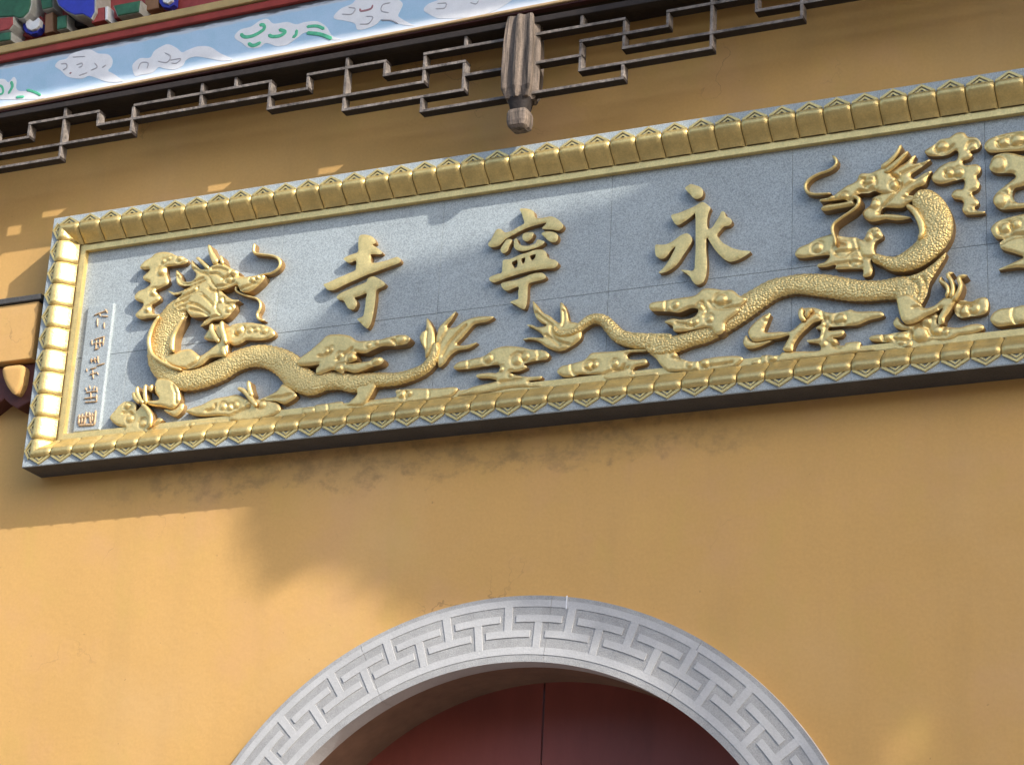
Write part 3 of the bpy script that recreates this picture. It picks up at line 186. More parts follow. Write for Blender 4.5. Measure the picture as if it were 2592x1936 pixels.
# ------------------------------------------------------------------ materials
MATS = {}
def mat(name, col, rough=.8, metal=0., var=.15, scale=6., bump=.0, bscale=80., col2=None, fine=0., fscale=300., spec=.5, stretch=None):
    m = bpy.data.materials.new(name); m.use_nodes = True
    n = m.node_tree.nodes; l = m.node_tree.links; b = n['Principled BSDF']
    geo = n.new('ShaderNodeNewGeometry'); vec = geo.outputs['Position']
    if stretch:
        mp = n.new('ShaderNodeMapping'); mp.inputs['Scale'].default_value = stretch; l.new(vec, mp.inputs[0]); vec = mp.outputs[0]
    tx = n.new('ShaderNodeTexNoise'); tx.inputs['Scale'].default_value = scale; tx.inputs['Detail'].default_value = 6; tx.inputs['Roughness'].default_value = .62
    l.new(vec, tx.inputs['Vector'])
    rp = n.new('ShaderNodeValToRGB'); e = rp.color_ramp.elements
    c2 = col2 or tuple(min(1, c*(1+var)) for c in col)
    e[0].position = .3; e[0].color = tuple(c*(1-var) for c in col) + (1,); e[1].position = .72; e[1].color = tuple(c2) + (1,)
    l.new(tx.outputs[0], rp.inputs[0]); out = rp.outputs[0]
    if fine:
        f = n.new('ShaderNodeTexNoise'); f.inputs['Scale'].default_value = fscale; f.inputs['Detail'].default_value = 2
        l.new(geo.outputs['Position'], f.inputs['Vector'])
        fr = n.new('ShaderNodeMapRange'); fr.inputs[1].default_value = .3; fr.inputs[2].default_value = .7; fr.inputs[3].default_value = 1-fine; fr.inputs[4].default_value = 1+fine
        l.new(f.outputs[0], fr.inputs[0])
        mx = n.new('ShaderNodeVectorMath'); mx.operation = 'SCALE'; l.new(out, mx.inputs[0]); l.new(fr.outputs[0], mx.inputs['Scale']); out = mx.outputs[0]
    l.new(out, b.inputs['Base Color'])
    b.inputs['Roughness'].default_value = rough; b.inputs['Metallic'].default_value = metal
    b.inputs['Specular IOR Level'].default_value = spec
    if bump:
        bt = n.new('ShaderNodeTexNoise'); bt.inputs['Scale'].default_value = bscale; bt.inputs['Detail'].default_value = 5
        l.new(vec, bt.inputs['Vector'])
        bp = n.new('ShaderNodeBump'); bp.inputs['Strength'].default_value = bump; bp.inputs['Distance'].default_value = .01
        l.new(bt.outputs[0], bp.inputs['Height']); l.new(bp.outputs[0], b.inputs['Normal'])
    MATS[name] = m; m['out'] = 0
    return m
M_stone = mat('granite', (.335, .376, .385), .8, 0, .08, 7, .06, 160, fine=.30, fscale=240)
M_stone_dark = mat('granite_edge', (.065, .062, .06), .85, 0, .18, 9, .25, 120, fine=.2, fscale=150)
M_arch = mat('pale_stone', (.47, .465, .455), .85, 0, .10, 7, .12, 150, fine=.06, fscale=220)
M_fret_ground = mat('tooled_stone', (.355, .35, .34), .9, 0, .12, 16, .2, 260, fine=.14, fscale=260)
M_gold = mat('gold_paint', (.84, .62, .245), .38, .62, .14, 22, .14, 110, fine=.08, fscale=160)
M_gold_petal = mat('gold_leaf', (.66, .49, .19), .38, .62, .16, 18, .16, 110, fine=.08, fscale=160)
M_gold_dull = mat('dull_gold', (.33, .23, .09), .55, .3, .2, 20, .1, 90)  # duller, darker gold of the moulding that shows between the petals
M_gold_side_shaded = mat('gold_side_shaded', (.31, .19, .075), .55, .35, .25, 30, .1, 90)  # browner copy of the gold, with the shade of the relief sides in its colour
M_gold_small = mat('worn_gold', (.54, .37, .21), .5, .3, .2, 60, .1, 90)
M_wood = mat('weathered_wood', (.05, .036, .028), .85, 0, .6, 40, .9, 70, col2=(.25, .19, .145), stretch=(1, 1, .10), fine=.2, fscale=140)
M_bar = mat('weathered_lit_bar', (.10, .082, .072), .85, 0, .5, 30, .4, 90, col2=(.27, .23, .20), fine=.15, fscale=160)
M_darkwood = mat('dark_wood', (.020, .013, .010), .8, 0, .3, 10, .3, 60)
M_red = mat('red_paint', (.26, .030, .020), .7, 0, .25, 12, .1, 60)
M_red2 = mat('bracket_red', (.33, .055, .05), .7, 0, .25, 30, .1, 60)
M_tan = mat('tan_paint', (.42, .28, .14), .7, 0, .12, 20, .1, 60, fine=.08)
M_goldstrip = mat('ochre_strip', (.42, .30, .12), .6, 0, .12, 12, .1, 60, fine=.08)
M_green = mat('bracket_green', (.03, .13, .065), .6, 0, .3, 26, .1, 60)
M_blue = mat('bracket_blue', (.03, .045, .42), .6, 0, .2, 26, .1, 60)
M_greyrim = mat('grey_rim', (.42, .42, .38), .7, 0, .2, 40)
M_white = mat('white_paint', (.72, .72, .73), .75, 0, .06, 22, .1, 60, fine=.05)
M_swirl_g = mat('green_brush', (.10, .47, .27), .75, 0, .25, 60)
M_swirl_w = mat('grey_brush', (.40, .39, .41), .75, 0, .15, 60)
M_swirl_r = mat('maroon_brush', (.34, .17, .18), .75, 0, .2, 60)
M_brownpost = mat('brown_paint', (.26, .13, .06), .7, 0, .2, 20)
M_door = mat('door_red', (.25, .062, .045), .5, 0, .18, 5, .08, 60, stretch=(1, 1, .3))
M_leaf = mat('leaf', (.05, .085, .03), .7, 0, .35, 4)
M_bark = mat('bark', (.12, .09, .07), .9, 0, .3, 8, .6, 30)
M_tile = mat('roof_tile', (.10, .10, .10), .8, 0, .2, 6)
M_ground = mat('paving', (.13, .125, .12), .85, 0, .15, 2, .1, 30)
M_reveal = mat('brown_reveal', (.21, .125, .08), .9, 0, .2, 8, .2, 60)
M_bead = mat('dark_red_bead', (.055, .012, .010), .7, 0, .25, 12)
M_corbel_red = mat('corbel_red', (.10, .026, .018), .7, 0, .3, 14, .2, 50)

def scaly():                                              # dragon skin: gold with small raised scales
    m = M_gold.copy(); m.name = 'gold_scales'
    n = m.node_tree.nodes; l = m.node_tree.links; b = n['Principled BSDF']
    geo = next(x for x in n if x.type == 'NEW_GEOMETRY')
    v = n.new('ShaderNodeTexVoronoi'); v.inputs['Scale'].default_value = 125
    l.new(geo.outputs['Position'], v.inputs['Vector'])
    bp = n.new('ShaderNodeBump'); bp.inputs['Strength'].default_value = .8; bp.inputs['Distance'].default_value = .005; bp.invert = True
    l.new(v.outputs['Distance'], bp.inputs['Height']); l.new(bp.outputs[0], b.inputs['Normal'])
    return m
M_scales = scaly()

def plaster():
    m = mat('ochre_plaster', (.60, .350, .118), .92, 0, .05, 1.7, .09, 34, spec=.25, fine=.03, fscale=90)
    n = m.node_tree.nodes; l = m.node_tree.links; b = n['Principled BSDF']
    geo = next(x for x in n if x.type == 'NEW_GEOMETRY')
    src = b.inputs['Base Color'].links[0].from_socket
    def mixc(a, col, fac, mode='MIX'):
        x = n.new('ShaderNodeMix'); x.data_type = 'RGBA'; x.blend_type = mode
        l.new(fac, x.inputs[0]); l.new(a, x.inputs[6]); x.inputs[7].default_value = col + (1,)
        return x.outputs[2]
    def math_(op, a, b_=None, v=None):
        x = n.new('ShaderNodeMath'); x.operation = op; x.use_clamp = False
        l.new(a, x.inputs[0])
        if b_ is not None: l.new(b_, x.inputs[1])
        if v is not None: x.inputs[1].default_value = v
        return x.outputs[0]
    def noise(scale, detail=5, st=None, rough=.6):
        t = n.new('ShaderNodeTexNoise'); t.inputs['Scale'].default_value = scale; t.inputs['Detail'].default_value = detail; t.inputs['Roughness'].default_value = rough
        if st:
            mp = n.new('ShaderNodeMapping'); mp.inputs['Scale'].default_value = st; l.new(geo.outputs['Position'], mp.inputs[0]); l.new(mp.outputs[0], t.inputs['Vector'])
        else: l.new(geo.outputs['Position'], t.inputs['Vector'])
        return t.outputs[0]
    def mrange(a, f0, f1, t0, t1, smooth=True):
        x = n.new('ShaderNodeMapRange'); x.interpolation_type = 'SMOOTHSTEP' if smooth else 'LINEAR'
        for i, v in enumerate((f0, f1, t0, t1)): x.inputs[1+i].default_value = v
        l.new(a, x.inputs[0]); return x.outputs[0]
    sep = n.new('ShaderNodeSeparateXYZ'); l.new(geo.outputs['Position'], sep.inputs[0])
    # faint vertical rain streaks
    st = mrange(noise(5, 4, (1, 1, .12)), .45, .75, 0, .16)
    src = mixc(src, (.36, .23, .10), st)
    # paler worn patches
    src = mixc(src, (.64, .42, .21), mrange(noise(1.1, 6), .45, .75, 0, .35))
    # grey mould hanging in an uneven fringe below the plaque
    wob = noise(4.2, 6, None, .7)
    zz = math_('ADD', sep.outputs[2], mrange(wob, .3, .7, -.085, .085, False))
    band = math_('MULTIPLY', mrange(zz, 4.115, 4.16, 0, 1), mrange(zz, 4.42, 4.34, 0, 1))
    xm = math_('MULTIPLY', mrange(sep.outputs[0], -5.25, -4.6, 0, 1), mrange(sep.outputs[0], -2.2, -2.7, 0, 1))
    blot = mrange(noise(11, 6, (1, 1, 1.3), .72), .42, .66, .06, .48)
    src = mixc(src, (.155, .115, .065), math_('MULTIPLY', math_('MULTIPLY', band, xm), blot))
    # hue drift of old limewash, pinkish against yellow
    src = mixc(src, (.60, .34, .16), mrange(noise(2.6, 5), .5, .68, 0, .35))
    src = mixc(src, (.55, .36, .10), mrange(noise(3.4, 5, (1.3, 1, .8)), .52, .70, 0, .30))
    # hairline cracks, only here and there
    vo = n.new('ShaderNodeTexVoronoi'); vo.feature = 'DISTANCE_TO_EDGE'; vo.inputs['Scale'].default_value = 2.2
    wp = n.new('ShaderNodeTexNoise'); wp.inputs['Scale'].default_value = 6; wp.inputs['Detail'].default_value = 6; l.new(geo.outputs['Position'], wp.inputs['Vector'])
    vm = n.new('ShaderNodeVectorMath'); vm.operation = 'MULTIPLY_ADD'; l.new(wp.outputs['Color'], vm.inputs[0]); vm.inputs[1].default_value = (.35, .35, .35); l.new(geo.outputs['Position'], vm.inputs[2]); l.new(vm.outputs[0], vo.inputs['Vector'])
    crk = math_('MULTIPLY', mrange(vo.outputs['Distance'], .006, .002, 0, .5), mrange(noise(1.3, 3), .56, .66, 0, 1))
    src = mixc(src, (.24, .15, .07), crk)
    # small scattered chips
    chip = mrange(noise(38, 2), .735, .76, 0, .35)
    src = mixc(src, (.22, .13, .06), chip)
    l.new(src, b.inputs['Base Color'])
    return m
M_wall = plaster()

def fascia_mat():
    m = mat('fascia_blue', (.34, .53, .68), .75, 0, .07, 7, .05, 60, col2=(.41, .56, .72), fine=.04, fscale=180)
    n = m.node_tree.nodes; l = m.node_tree.links; b = n['Principled BSDF']
    geo = next(x for x in n if x.type == 'NEW_GEOMETRY')
    src = b.inputs['Base Color'].links[0].from_socket
    dp = n.new('ShaderNodeVectorMath'); dp.operation = 'DOT_PRODUCT'; l.new(geo.outputs['Position'], dp.inputs[0]); dp.inputs[1].default_value = (-.0098/.2055, 0, 1/.2055)
    hz = n.new('ShaderNodeMath'); hz.operation = 'SUBTRACT'; l.new(dp.outputs['Value'], hz.inputs[0]); hz.inputs[1].default_value = (5.8185+5.6*.0098)/.2055
    no = n.new('ShaderNodeTexNoise'); no.inputs['Scale'].default_value = 26; no.inputs['Detail'].default_value = 5
    mp = n.new('ShaderNodeMapping'); mp.inputs['Scale'].default_value = (.5, 1, 3); l.new(geo.outputs['Position'], mp.inputs[0]); l.new(mp.outputs[0], no.inputs['Vector'])
    ad = n.new('ShaderNodeMath'); ad.operation = 'MULTIPLY_ADD'; l.new(no.outputs[0], ad.inputs[0]); ad.inputs[1].default_value = .16; l.new(hz.outputs[0], ad.inputs[2])
    def band(f0, f1, col, mx, s):
        r_ = n.new('ShaderNodeMapRange'); r_.interpolation_type = 'SMOOTHSTEP'
        for i, v in enumerate((f0, f1, 0, mx)): r_.inputs[1+i].default_value = v
        l.new(ad.outputs[0], r_.inputs[0])
        x = n.new('ShaderNodeMix'); x.data_type = 'RGBA'; l.new(r_.outputs[0], x.inputs[0]); l.new(s, x.inputs[6]); x.inputs[7].default_value = col + (1,)
        return x.outputs[2]
    src = band(.30, .10, (.74, .76, .80), .85, src)          # white wash along the lower edge
    src = band(.90, .97, (.50, .52, .56), .8, src)           # grey, then near-black, along the upper edge
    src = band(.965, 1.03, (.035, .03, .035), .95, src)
    l.new(src, b.inputs['Base Color'])
    return m
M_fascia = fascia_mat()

# ------------------------------------------------------------------ mesh helpers
def tag(o, label=None, cat=None, group=None, kind=None):
    if label: o['label'] = label
    if cat: o['category'] = cat
    if group: o['group'] = group
    if kind: o['kind'] = kind
    return o
def link(name, me, m=None, parent=None):
    o = bpy.data.objects.new(name, me); C.objects.link(o)
    if m and me is not None and not me.materials: me.materials.append(m)
    if parent: attach(o, parent)
    return o
def attach(o, parent):
    o.parent = parent
    o.matrix_parent_inverse = Matrix.Translation(parent.matrix_basis.translation).inverted() if parent.type == 'EMPTY' else Matrix()
def empty(name, loc):
    e = bpy.data.objects.new(name, None); e.location = loc; e.empty_display_size = .1; C.objects.link(e)
    return e
def mesh(verts, faces, name='m', smooth=False):
    me = bpy.data.meshes.new(name); me.from_pydata([tuple(v) for v in verts], [], faces)
    if smooth: me.polygons.foreach_set('use_smooth', [True]*len(me.polygons))
    me.update(); return me
def bm_mesh(bm, name='m', smooth=False):
    bmesh.ops.recalc_face_normals(bm, faces=bm.faces)
    me = bpy.data.meshes.new(name); bm.to_mesh(me); bm.free()
    if smooth: me.polygons.foreach_set('use_smooth', [True]*len(me.polygons))
    return me
def box(bm, x0, x1, y0, y1, z0, z1, dz=0., bev=0.):
    """axis-aligned box; dz lifts the x1 end (a slightly sloping member)"""
    vs = [bm.verts.new(p) for p in ((x0,y0,z0),(x1,y0,z0+dz),(x1,y1,z0+dz),(x0,y1,z0),(x0,y0,z1),(x1,y0,z1+dz),(x1,y1,z1+dz),(x0,y1,z1))]
    fs = [bm.faces.new([vs[i] for i in f]) for f in ((0,1,2,3),(7,6,5,4),(0,4,5,1),(1,5,6,2),(2,6,7,3),(3,7,4,0))]
    if bev:
        ed = list({e for f in fs for e in f.edges})
        bmesh.ops.bevel(bm, geom=ed, offset=bev, segments=2, profile=.5, affect='EDGES')
def boxo(name, m, parent, *a, **k):
    bm = bmesh.new(); box(bm, *a, **k); return link(name, bm_mesh(bm), m, parent)
def catmull(P, closed, step):
    P = np.asarray(P, float); n = len(P); out = []
    rngs = range(n) if closed else range(n-1)
    for i in rngs:
        p1, p2 = P[i], P[(i+1) % n]
        p0 = P[(i-1) % n] if closed or i > 0 else 2*p1-p2
        p3 = P[(i+2) % n] if closed or i < n-2 else 2*p2-p1
        L = np.linalg.norm((p2-p1)[:2]); k = max(1, int(round(L/step)))
        # centripetal-ish: limit tangents so that sharp corners do not overshoot
        m1 = (p2-p0)*.5; m2 = (p3-p1)*.5
        for m_ in (m1, m2):
            q = np.linalg.norm(m_[:2])
            if q > L*1.1: m_ *= L*1.1/q
        for j in range(k):
            t = j/k
            out.append((2*t**3-3*t**2+1)*p1 + (t**3-2*t**2+t)*m1 + (-2*t**3+3*t**2)*p2 + (t**3-t**2)*m2)
    if not closed: out.append(P[-1])
    return np.array(out)
def seg_dist(Q, A, B):
    """distance of points Q to the segments A-B"""
    best = np.full(len(Q), 1e9)
    for s in range(0, len(A), 64):
        a, b = A[s:s+64], B[s:s+64]; ab = b-a
        t = np.clip(((Q[:,None]-a)*ab).sum(-1)/np.maximum((ab*ab).sum(-1), 1e-12), 0, 1)
        best = np.minimum(best, np.linalg.norm(Q[:,None]-(a+t[...,None]*ab), axis=-1).min(1))
    return best
def winding(Q, loop):
    a = loop; b = np.roll(loop, -1, 0); w = np.zeros(len(Q), int)
    for i in range(len(a)):
        (ax, az), (bx, bz) = a[i], b[i]
        side = (bx-ax)*(Q[:,1]-az) - (bz-az)*(Q[:,0]-ax)
        w += ((az <= Q[:,1]) & (bz > Q[:,1]) & (side > 0)).astype(int) - ((az > Q[:,1]) & (bz <= Q[:,1]) & (side < 0)).astype(int)
    return w
def relief_geo(loop, holes, y_base, h, dome, r, bumps=(), grooves=(), step=.006, grid=.0085, rough=.0012):
    """carved relief standing on the plane y_base: outline walls of height h, then a rounded, worked top"""
    loops = [catmull(loop, True, step)] + [catmull(q, True, step*.7) for q in holes]
    V, E = [], []
    for L in loops:
        o = len(V); V += list(L); E += [(o+i, o+(i+1) % len(L)) for i in range(len(L))]
    A = np.vstack(loops); B = np.vstack([np.roll(L, -1, 0) for L in loops])
    x0, z0 = loops[0].min(0); x1, z1 = loops[0].max(0)
    gx, gz = np.meshgrid(np.arange(x0, x1, grid), np.arange(z0, z1, grid*.87)); gx[1::2] += grid*.5
    G = np.c_[gx.ravel(), gz.ravel()]
    def inside(Q):
        k = winding(Q, loops[0]) != 0
        for L in loops[1:]: k &= winding(Q, L) == 0
        return k
    G = G[inside(G)]
    if len(G): G = G[seg_dist(G, A, B) > grid*.4]
    V = V + list(G)
    ov, oe, of, *_ = delaunay_2d_cdt([Vector(p) for p in V], E, [], 0, 1e-6)
    P = np.array([(p.x, p.y) for p in ov]); F = np.array([f for f in of if len(f) == 3])
    F = F[inside(P[F].mean(1))]
    dist = seg_dist(P, A, B)
    t = np.clip(dist/r, 0, 1); H = h + dome*np.sqrt(np.maximum(0, 1-(1-t)**2))
    for bx, bz, br, bh in bumps:
        q = np.hypot(P[:,0]-bx, P[:,1]-bz)/br; H += bh*np.sqrt(np.clip(1-q**2, 0, 1)) - .0055*np.exp(-((q-1.28)/.24)**2)
    for g in grooves:
        g = catmull(g, False, .01); q = seg_dist(P, g[:-1], g[1:]); H -= .010*np.exp(-(q/.0040)**2)
    edge = dist < 1e-5
    H += np.where(edge, 0, rough*rng.normal(size=len(P)))
    H = np.maximum(H, min(.004, h)); H[edge] = h
    a = P[F]; ar = (a[:,1,0]-a[:,0,0])*(a[:,2,1]-a[:,0,1])-(a[:,2,0]-a[:,0,0])*(a[:,1,1]-a[:,0,1])
    F[ar < 0] = F[ar < 0][:, ::-1]
    verts = [(p[0], y_base-hh, p[1]) for p, hh in zip(P, H)]; faces = [tuple(int(i) for i in f) for f in F]; ntop = len(faces)
    cnt = {}
    for f in faces:
        for i in range(3):
            k = (f[i], f[(i+1) % 3]); cnt[k] = 1
    low, top = {}, {}
    for (i, j) in list(cnt):
        if (j, i) in cnt: continue
        for q in (i, j):
            if q not in low:
                x, y, z = verts[q]; top[q] = len(verts); verts.append((x, y, z)); low[q] = len(verts); verts.append((x, y_base+.002, z))
        faces.append((top[j], top[i], low[i], low[j]))
    return verts, faces, ntop
def to_mesh(parts, name):
    V, F, S = [], [], []
    for v, f, nt_ in parts:
        o = len(V); V += v; F += [tuple(i+o for i in q) for q in f]; S += [True]*nt_ + [False]*(len(f)-nt_)
    me = bpy.data.meshes.new(name); me.from_pydata(V, [], F); me.polygons.foreach_set('use_smooth', S)
    me['walls'] = [0 if q else 1 for q in S]; me.update()
    return me
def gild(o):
    """front faces bright gold, the cut sides a browner gold with their shade painted in"""
    o.data.materials.append(M_gold_side_shaded); o.data.polygons.foreach_set('material_index', list(o.data['walls'])); del o.data['walls']
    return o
def stroke_geo(pts, ws, y_base, h, dome, step=.008, saw=0, nseg=8):
    """rounded band along a line: half-width ws, vertical sides h, domed back"""
    Q = catmull(np.c_[np.asarray(pts, float), ws], False, step); P = Q[:,:2]; w = Q[:,2].copy()
    T = np.gradient(P, axis=0); T /= np.maximum(np.linalg.norm(T, axis=1), 1e-9)[:,None]; N = np.c_[-T[:,1], T[:,0]]
    s = np.r_[0, np.cumsum(np.linalg.norm(np.diff(P, axis=0), axis=1))]; tot = s[-1]
    w0 = np.maximum(w, .001)
    w = w*np.sqrt(np.clip(1-(1-np.minimum(1, s/(w0*1.0)))**2, .02, 1))*np.sqrt(np.clip(1-(1-np.minimum(1, (tot-s)/(w0*1.0)))**2, .02, 1))
    verts, faces = [], []
    m_ = nseg+3
    for i in range(len(P)):
        for j in range(m_):
            if j == 0 or j == m_-1: u = -1 if j == 0 else 1; y = y_base+.002
            else:
                u = -math.cos(math.pi*(j-1)/nseg); y = y_base-(h+dome*math.sqrt(max(0, 1-u*u))*min(1, w[i]/max(w0[i]*.6, 1e-4)))
            ww = w[i]
            if saw and abs(u) > .98: ww *= 1 + .09*abs(math.sin(s[i]*math.pi/.022))
            p = P[i]+N[i]*u*ww
            verts.append((p[0], y, p[1]))
    for i in range(len(P)-1):
        for j in range(m_-1):
            a = i*m_+j; faces.append((a, a+m_, a+m_+1, a+1))
    wall = [f for k, f in enumerate(faces) if k % (m_-1) in (0, m_-2)]; faces = [f for k, f in enumerate(faces) if k % (m_-1) not in (0, m_-2)]; nt_ = len(faces)
    faces += wall
    faces.append(tuple(range(m_))[::1]); o = (len(P)-1)*m_; faces.append(tuple(range(o, o+m_))[::-1])
    return verts, faces, nt_
def prism(pts, y0, y1, bev=0.):
    """flat shape in x,z given thickness along y"""
    bm = bmesh.new(); f = bm.faces.new([bm.verts.new((x, y0, z)) for x, z in pts])
    g = bmesh.ops.extrude_face_region(bm, geom=[f]); bmesh.ops.translate(bm, vec=(0, y1-y0, 0), verts=[v for v in g['geom'] if isinstance(v, bmesh.types.BMVert)])
    bmesh.ops.recalc_face_normals(bm, faces=bm.faces)
    if bev:
        ed = [e for e in bm.edges if abs(e.verts[0].co.y-y0) < 1e-6 and abs(e.verts[1].co.y-y0) < 1e-6]
        bmesh.ops.bevel(bm, geom=ed, offset=bev, segments=2, profile=.5, affect='EDGES')
    return bm_mesh(bm)
def m4(p): return [(a*1e-4, b*1e-4) for a, b in p]

# ------------------------------------------------------------------ ground
bm = bmesh.new(); vs = [bm.verts.new(p) for p in ((-200,-200,0),(200,-200,0),(200,200,0),(-200,200,0))]; bm.faces.new(vs)
tag(link('ground', bm_mesh(bm), M_ground), kind='structure')

# ------------------------------------------------------------------ the plastered wall with its arched gateway
AX, AZ, RO, RI = -3.2636, 2.3451, 1.3188, 1.0885           # arch axis, ring radii
WALL_R = RI + .012; WT = .42; WX0, WX1, WTOP = -16., 9., 7.9
def wall_mesh():
    bm = bmesh.new(); n = 96
    arc = [(AX-WALL_R, 0.)] + [(AX-WALL_R*math.cos(math.pi*i/n), AZ+WALL_R*math.sin(math.pi*i/n)) for i in range(n+1)] + [(AX+WALL_R, 0.)]
    for y in (0., WT):
        a = [bm.verts.new((x, y, z)) for x, z in arc]
        tl, bl, tr, br = [bm.verts.new((x, y, z)) for x, z in ((WX0, WTOP), (WX0, 0.), (WX1, WTOP), (WX1, 0.))]
        mid = len(a)//2
        bm.faces.new([bl, a[0]] + a[1:mid+1] + [tl]); bm.faces.new(a[mid:] + [br, tr]); bm.faces.new([tl, a[mid], tr])
        if y == 0: front = a
        else:
            for i in range(len(a)-1): bm.faces.new((front[i], front[i+1], a[i+1], a[i]))
    return bm_mesh(bm)
wall = tag(link('plaster_wall', wall_mesh(), M_wall), 'ochre plastered gate wall with an arched opening and grey mould stains under the plaque', 'wall')

wall.data.materials.append(M_reveal)
for p in wall.data.polygons:
    if abs(p.normal.y) < .5 and WX0+.1 < p.center.x < WX1-.1 and p.center.z < AZ+WALL_R+.1: p.material_index = 1
# ------------------------------------------------------------------ carved stone arch ring
arch = empty('stone_arch', (AX, 0, 0)); tag(arch, 'pale grey stone arch ring carved with an interlocking key fret around the red door', 'arch')
def ring_sector(bm, r0, r1, t0, t1, y0, y1, step=.03):
    n = max(1, int(abs(t1-t0)/step)); rows = []
    for i in range(n+1):
        t = t0+(t1-t0)*i/n; c, s = math.cos(t), math.sin(t)
        rows.append([bm.verts.new((AX+r_*c, y, AZ+r_*s)) for r_, y in ((r0, y0), (r1, y0), (r1, y1), (r0, y1))])
    for a, b in zip(rows, rows[1:]):
        for k in range(4): bm.faces.new((a[k], a[(k+1) % 4], b[(k+1) % 4], b[k]))
    bm.faces.new(rows[0][::-1]); bm.faces.new(rows[-1])
W_ = RO-RI
def fr(f): return RO-f*W_                                    # radius from the fraction measured inwards
blocks = [(-.02, .42), (.42, 1.02), (1.02, 1.40+.06), (1.46, 2.03), (2.03, 2.62), (2.62, math.pi+.02)]
YB, YF = -.0278, -.0295
T_PITCH = .0930
for t0, t1 in blocks:
    bm = bmesh.new(); ring_sector(bm, RI, RO, t0+.0006, t1-.0006, YB, .055)
    # raised border bands
    ring_sector(bm, fr(.17), fr(.065), t0+.0006, t1-.0006, YF, YB+.004)
    ring_sector(bm, fr(.89), fr(.78), t0+.0006, t1-.0006, YF, YB+.004)
    ring_sector(bm, fr(.995), fr(.905), t0+.0006, t1-.0006, YF+.003, YB+.004)
    b = link('arch_block', bm_mesh(bm), M_fret_ground, arch); b.data.materials.append(M_arch)
    for p in b.data.polygons:
        if p.center.y < YB-.001 or p.center.y > .0: p.material_index = 1
    bm = bmesh.new()
    k = 0
    for i in range(-18, 19):
        t = math.pi/2 + .012 - i*T_PITCH
        if not (t0 <= t < t1): continue
        hl = .069; hw = .0115
        lim = lambda q: q
        if i % 2 == 0:      # bar low, stem hanging from the outer band
            ring_sector(bm, fr(.63), fr(.525), lim(t-hl), lim(t+hl), YF-.0008, YB+.004); ring_sector(bm, fr(.53), fr(.165), lim(t-hw), lim(t+hw), YF-.0004, YB+.004)
        else:               # bar high, stem rising from the inner band
            ring_sector(bm, fr(.40), fr(.295), lim(t-hl), lim(t+hl), YF-.0008, YB+.004); ring_sector(bm, fr(.785), fr(.395), lim(t-hw), lim(t+hw), YF-.0004, YB+.004)
    bm.verts.ensure_lookup_table()
    me = bm_mesh(bm)
    f = link('fretwork', me, M_arch); f.parent = b
for s in (-1, 1):        # jambs that carry the ring to the ground
    x0, x1 = sorted((AX+s*(RI), AX+s*RO)); boxo('jamb_stone', M_arch, arch, x0, x1, YB, .055, 0, AZ-.027, bev=.004)
boxo('lime_drip', M_white, arch, -3.067, -3.063, -.0300, -.026, 3.605, 3.652, dz=.0)

# ------------------------------------------------------------------ door
door = empty('double_door', (AX, .33, 0)); tag(door, 'dark red double door set deep inside the stone arch', 'door')
SEAM = AX-.03
def leaf(s):
    bm = bmesh.new(); n = 40; pts = [(SEAM+s*.0035, 0.)]
    pts += [((SEAM+s*.0035 if math.cos(t) < .035 else AX+s*(WALL_R+.05)*math.cos(t)), AZ+(WALL_R+.05)*math.sin(t)) for t in [math.pi/2*(1-i/n) for i in range(n+1)]] + [(AX+s*(WALL_R+.05), 0.)]
    bm.free(); return prism(pts, .33, .39)
for s in (-1, 1):
    o = link('door_leaf', leaf(s), M_door, door)
    bm = bmesh.new()
    for zz in (.5, 1.2, 1.9, 2.6): box(bm, *sorted((AX+s*.25, AX+s*1.0)), .322, .331, zz, zz+.02)
    q = link('door_ledge', bm_mesh(bm), M_door); q.parent = o

# ------------------------------------------------------------------ granite plaque
XL, XR, ZB, ZT, YFR, PY, FW = -5.326, -1.219, 4.280, 5.328, -.13, -.06, .14
plaque = empty('stone_plaque', ((XL+XR)/2, -.06, ZB)); tag(plaque, 'long grey granite plaque with gold dragons, three gold characters and a gold petal frame', 'plaque')
def frame_ring(profile):
    V, F = [], []
    for a, y in profile: V += [(XL+a, y, ZB+a), (XR-a, y, ZB+a), (XR-a, y, ZT-a), (XL+a, y, ZT-a)]
    for i in range(len(profile)-1):
        for k in range(4): a = i*4+k; b = i*4+(k+1) % 4; F.append((a, b, b+4, a+4))
    bm = bmesh.new(); me = mesh(V, F); bm.from_mesh(me); return bm_mesh(bm)
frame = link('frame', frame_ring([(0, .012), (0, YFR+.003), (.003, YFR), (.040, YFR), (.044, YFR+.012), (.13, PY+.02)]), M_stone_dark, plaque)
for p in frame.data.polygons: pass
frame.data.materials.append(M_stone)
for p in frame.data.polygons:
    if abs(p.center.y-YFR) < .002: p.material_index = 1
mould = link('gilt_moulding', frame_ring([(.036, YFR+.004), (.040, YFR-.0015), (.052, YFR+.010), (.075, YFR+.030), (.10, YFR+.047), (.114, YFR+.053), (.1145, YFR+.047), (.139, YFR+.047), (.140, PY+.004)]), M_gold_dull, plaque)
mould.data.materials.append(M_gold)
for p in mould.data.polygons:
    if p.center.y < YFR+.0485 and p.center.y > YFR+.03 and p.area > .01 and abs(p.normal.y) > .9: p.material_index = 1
    if abs(p.center.y-(PY+YFR+.051)/2) < .02 and p.area > .005 and abs(p.normal.y) < .5 : p.material_index = 1
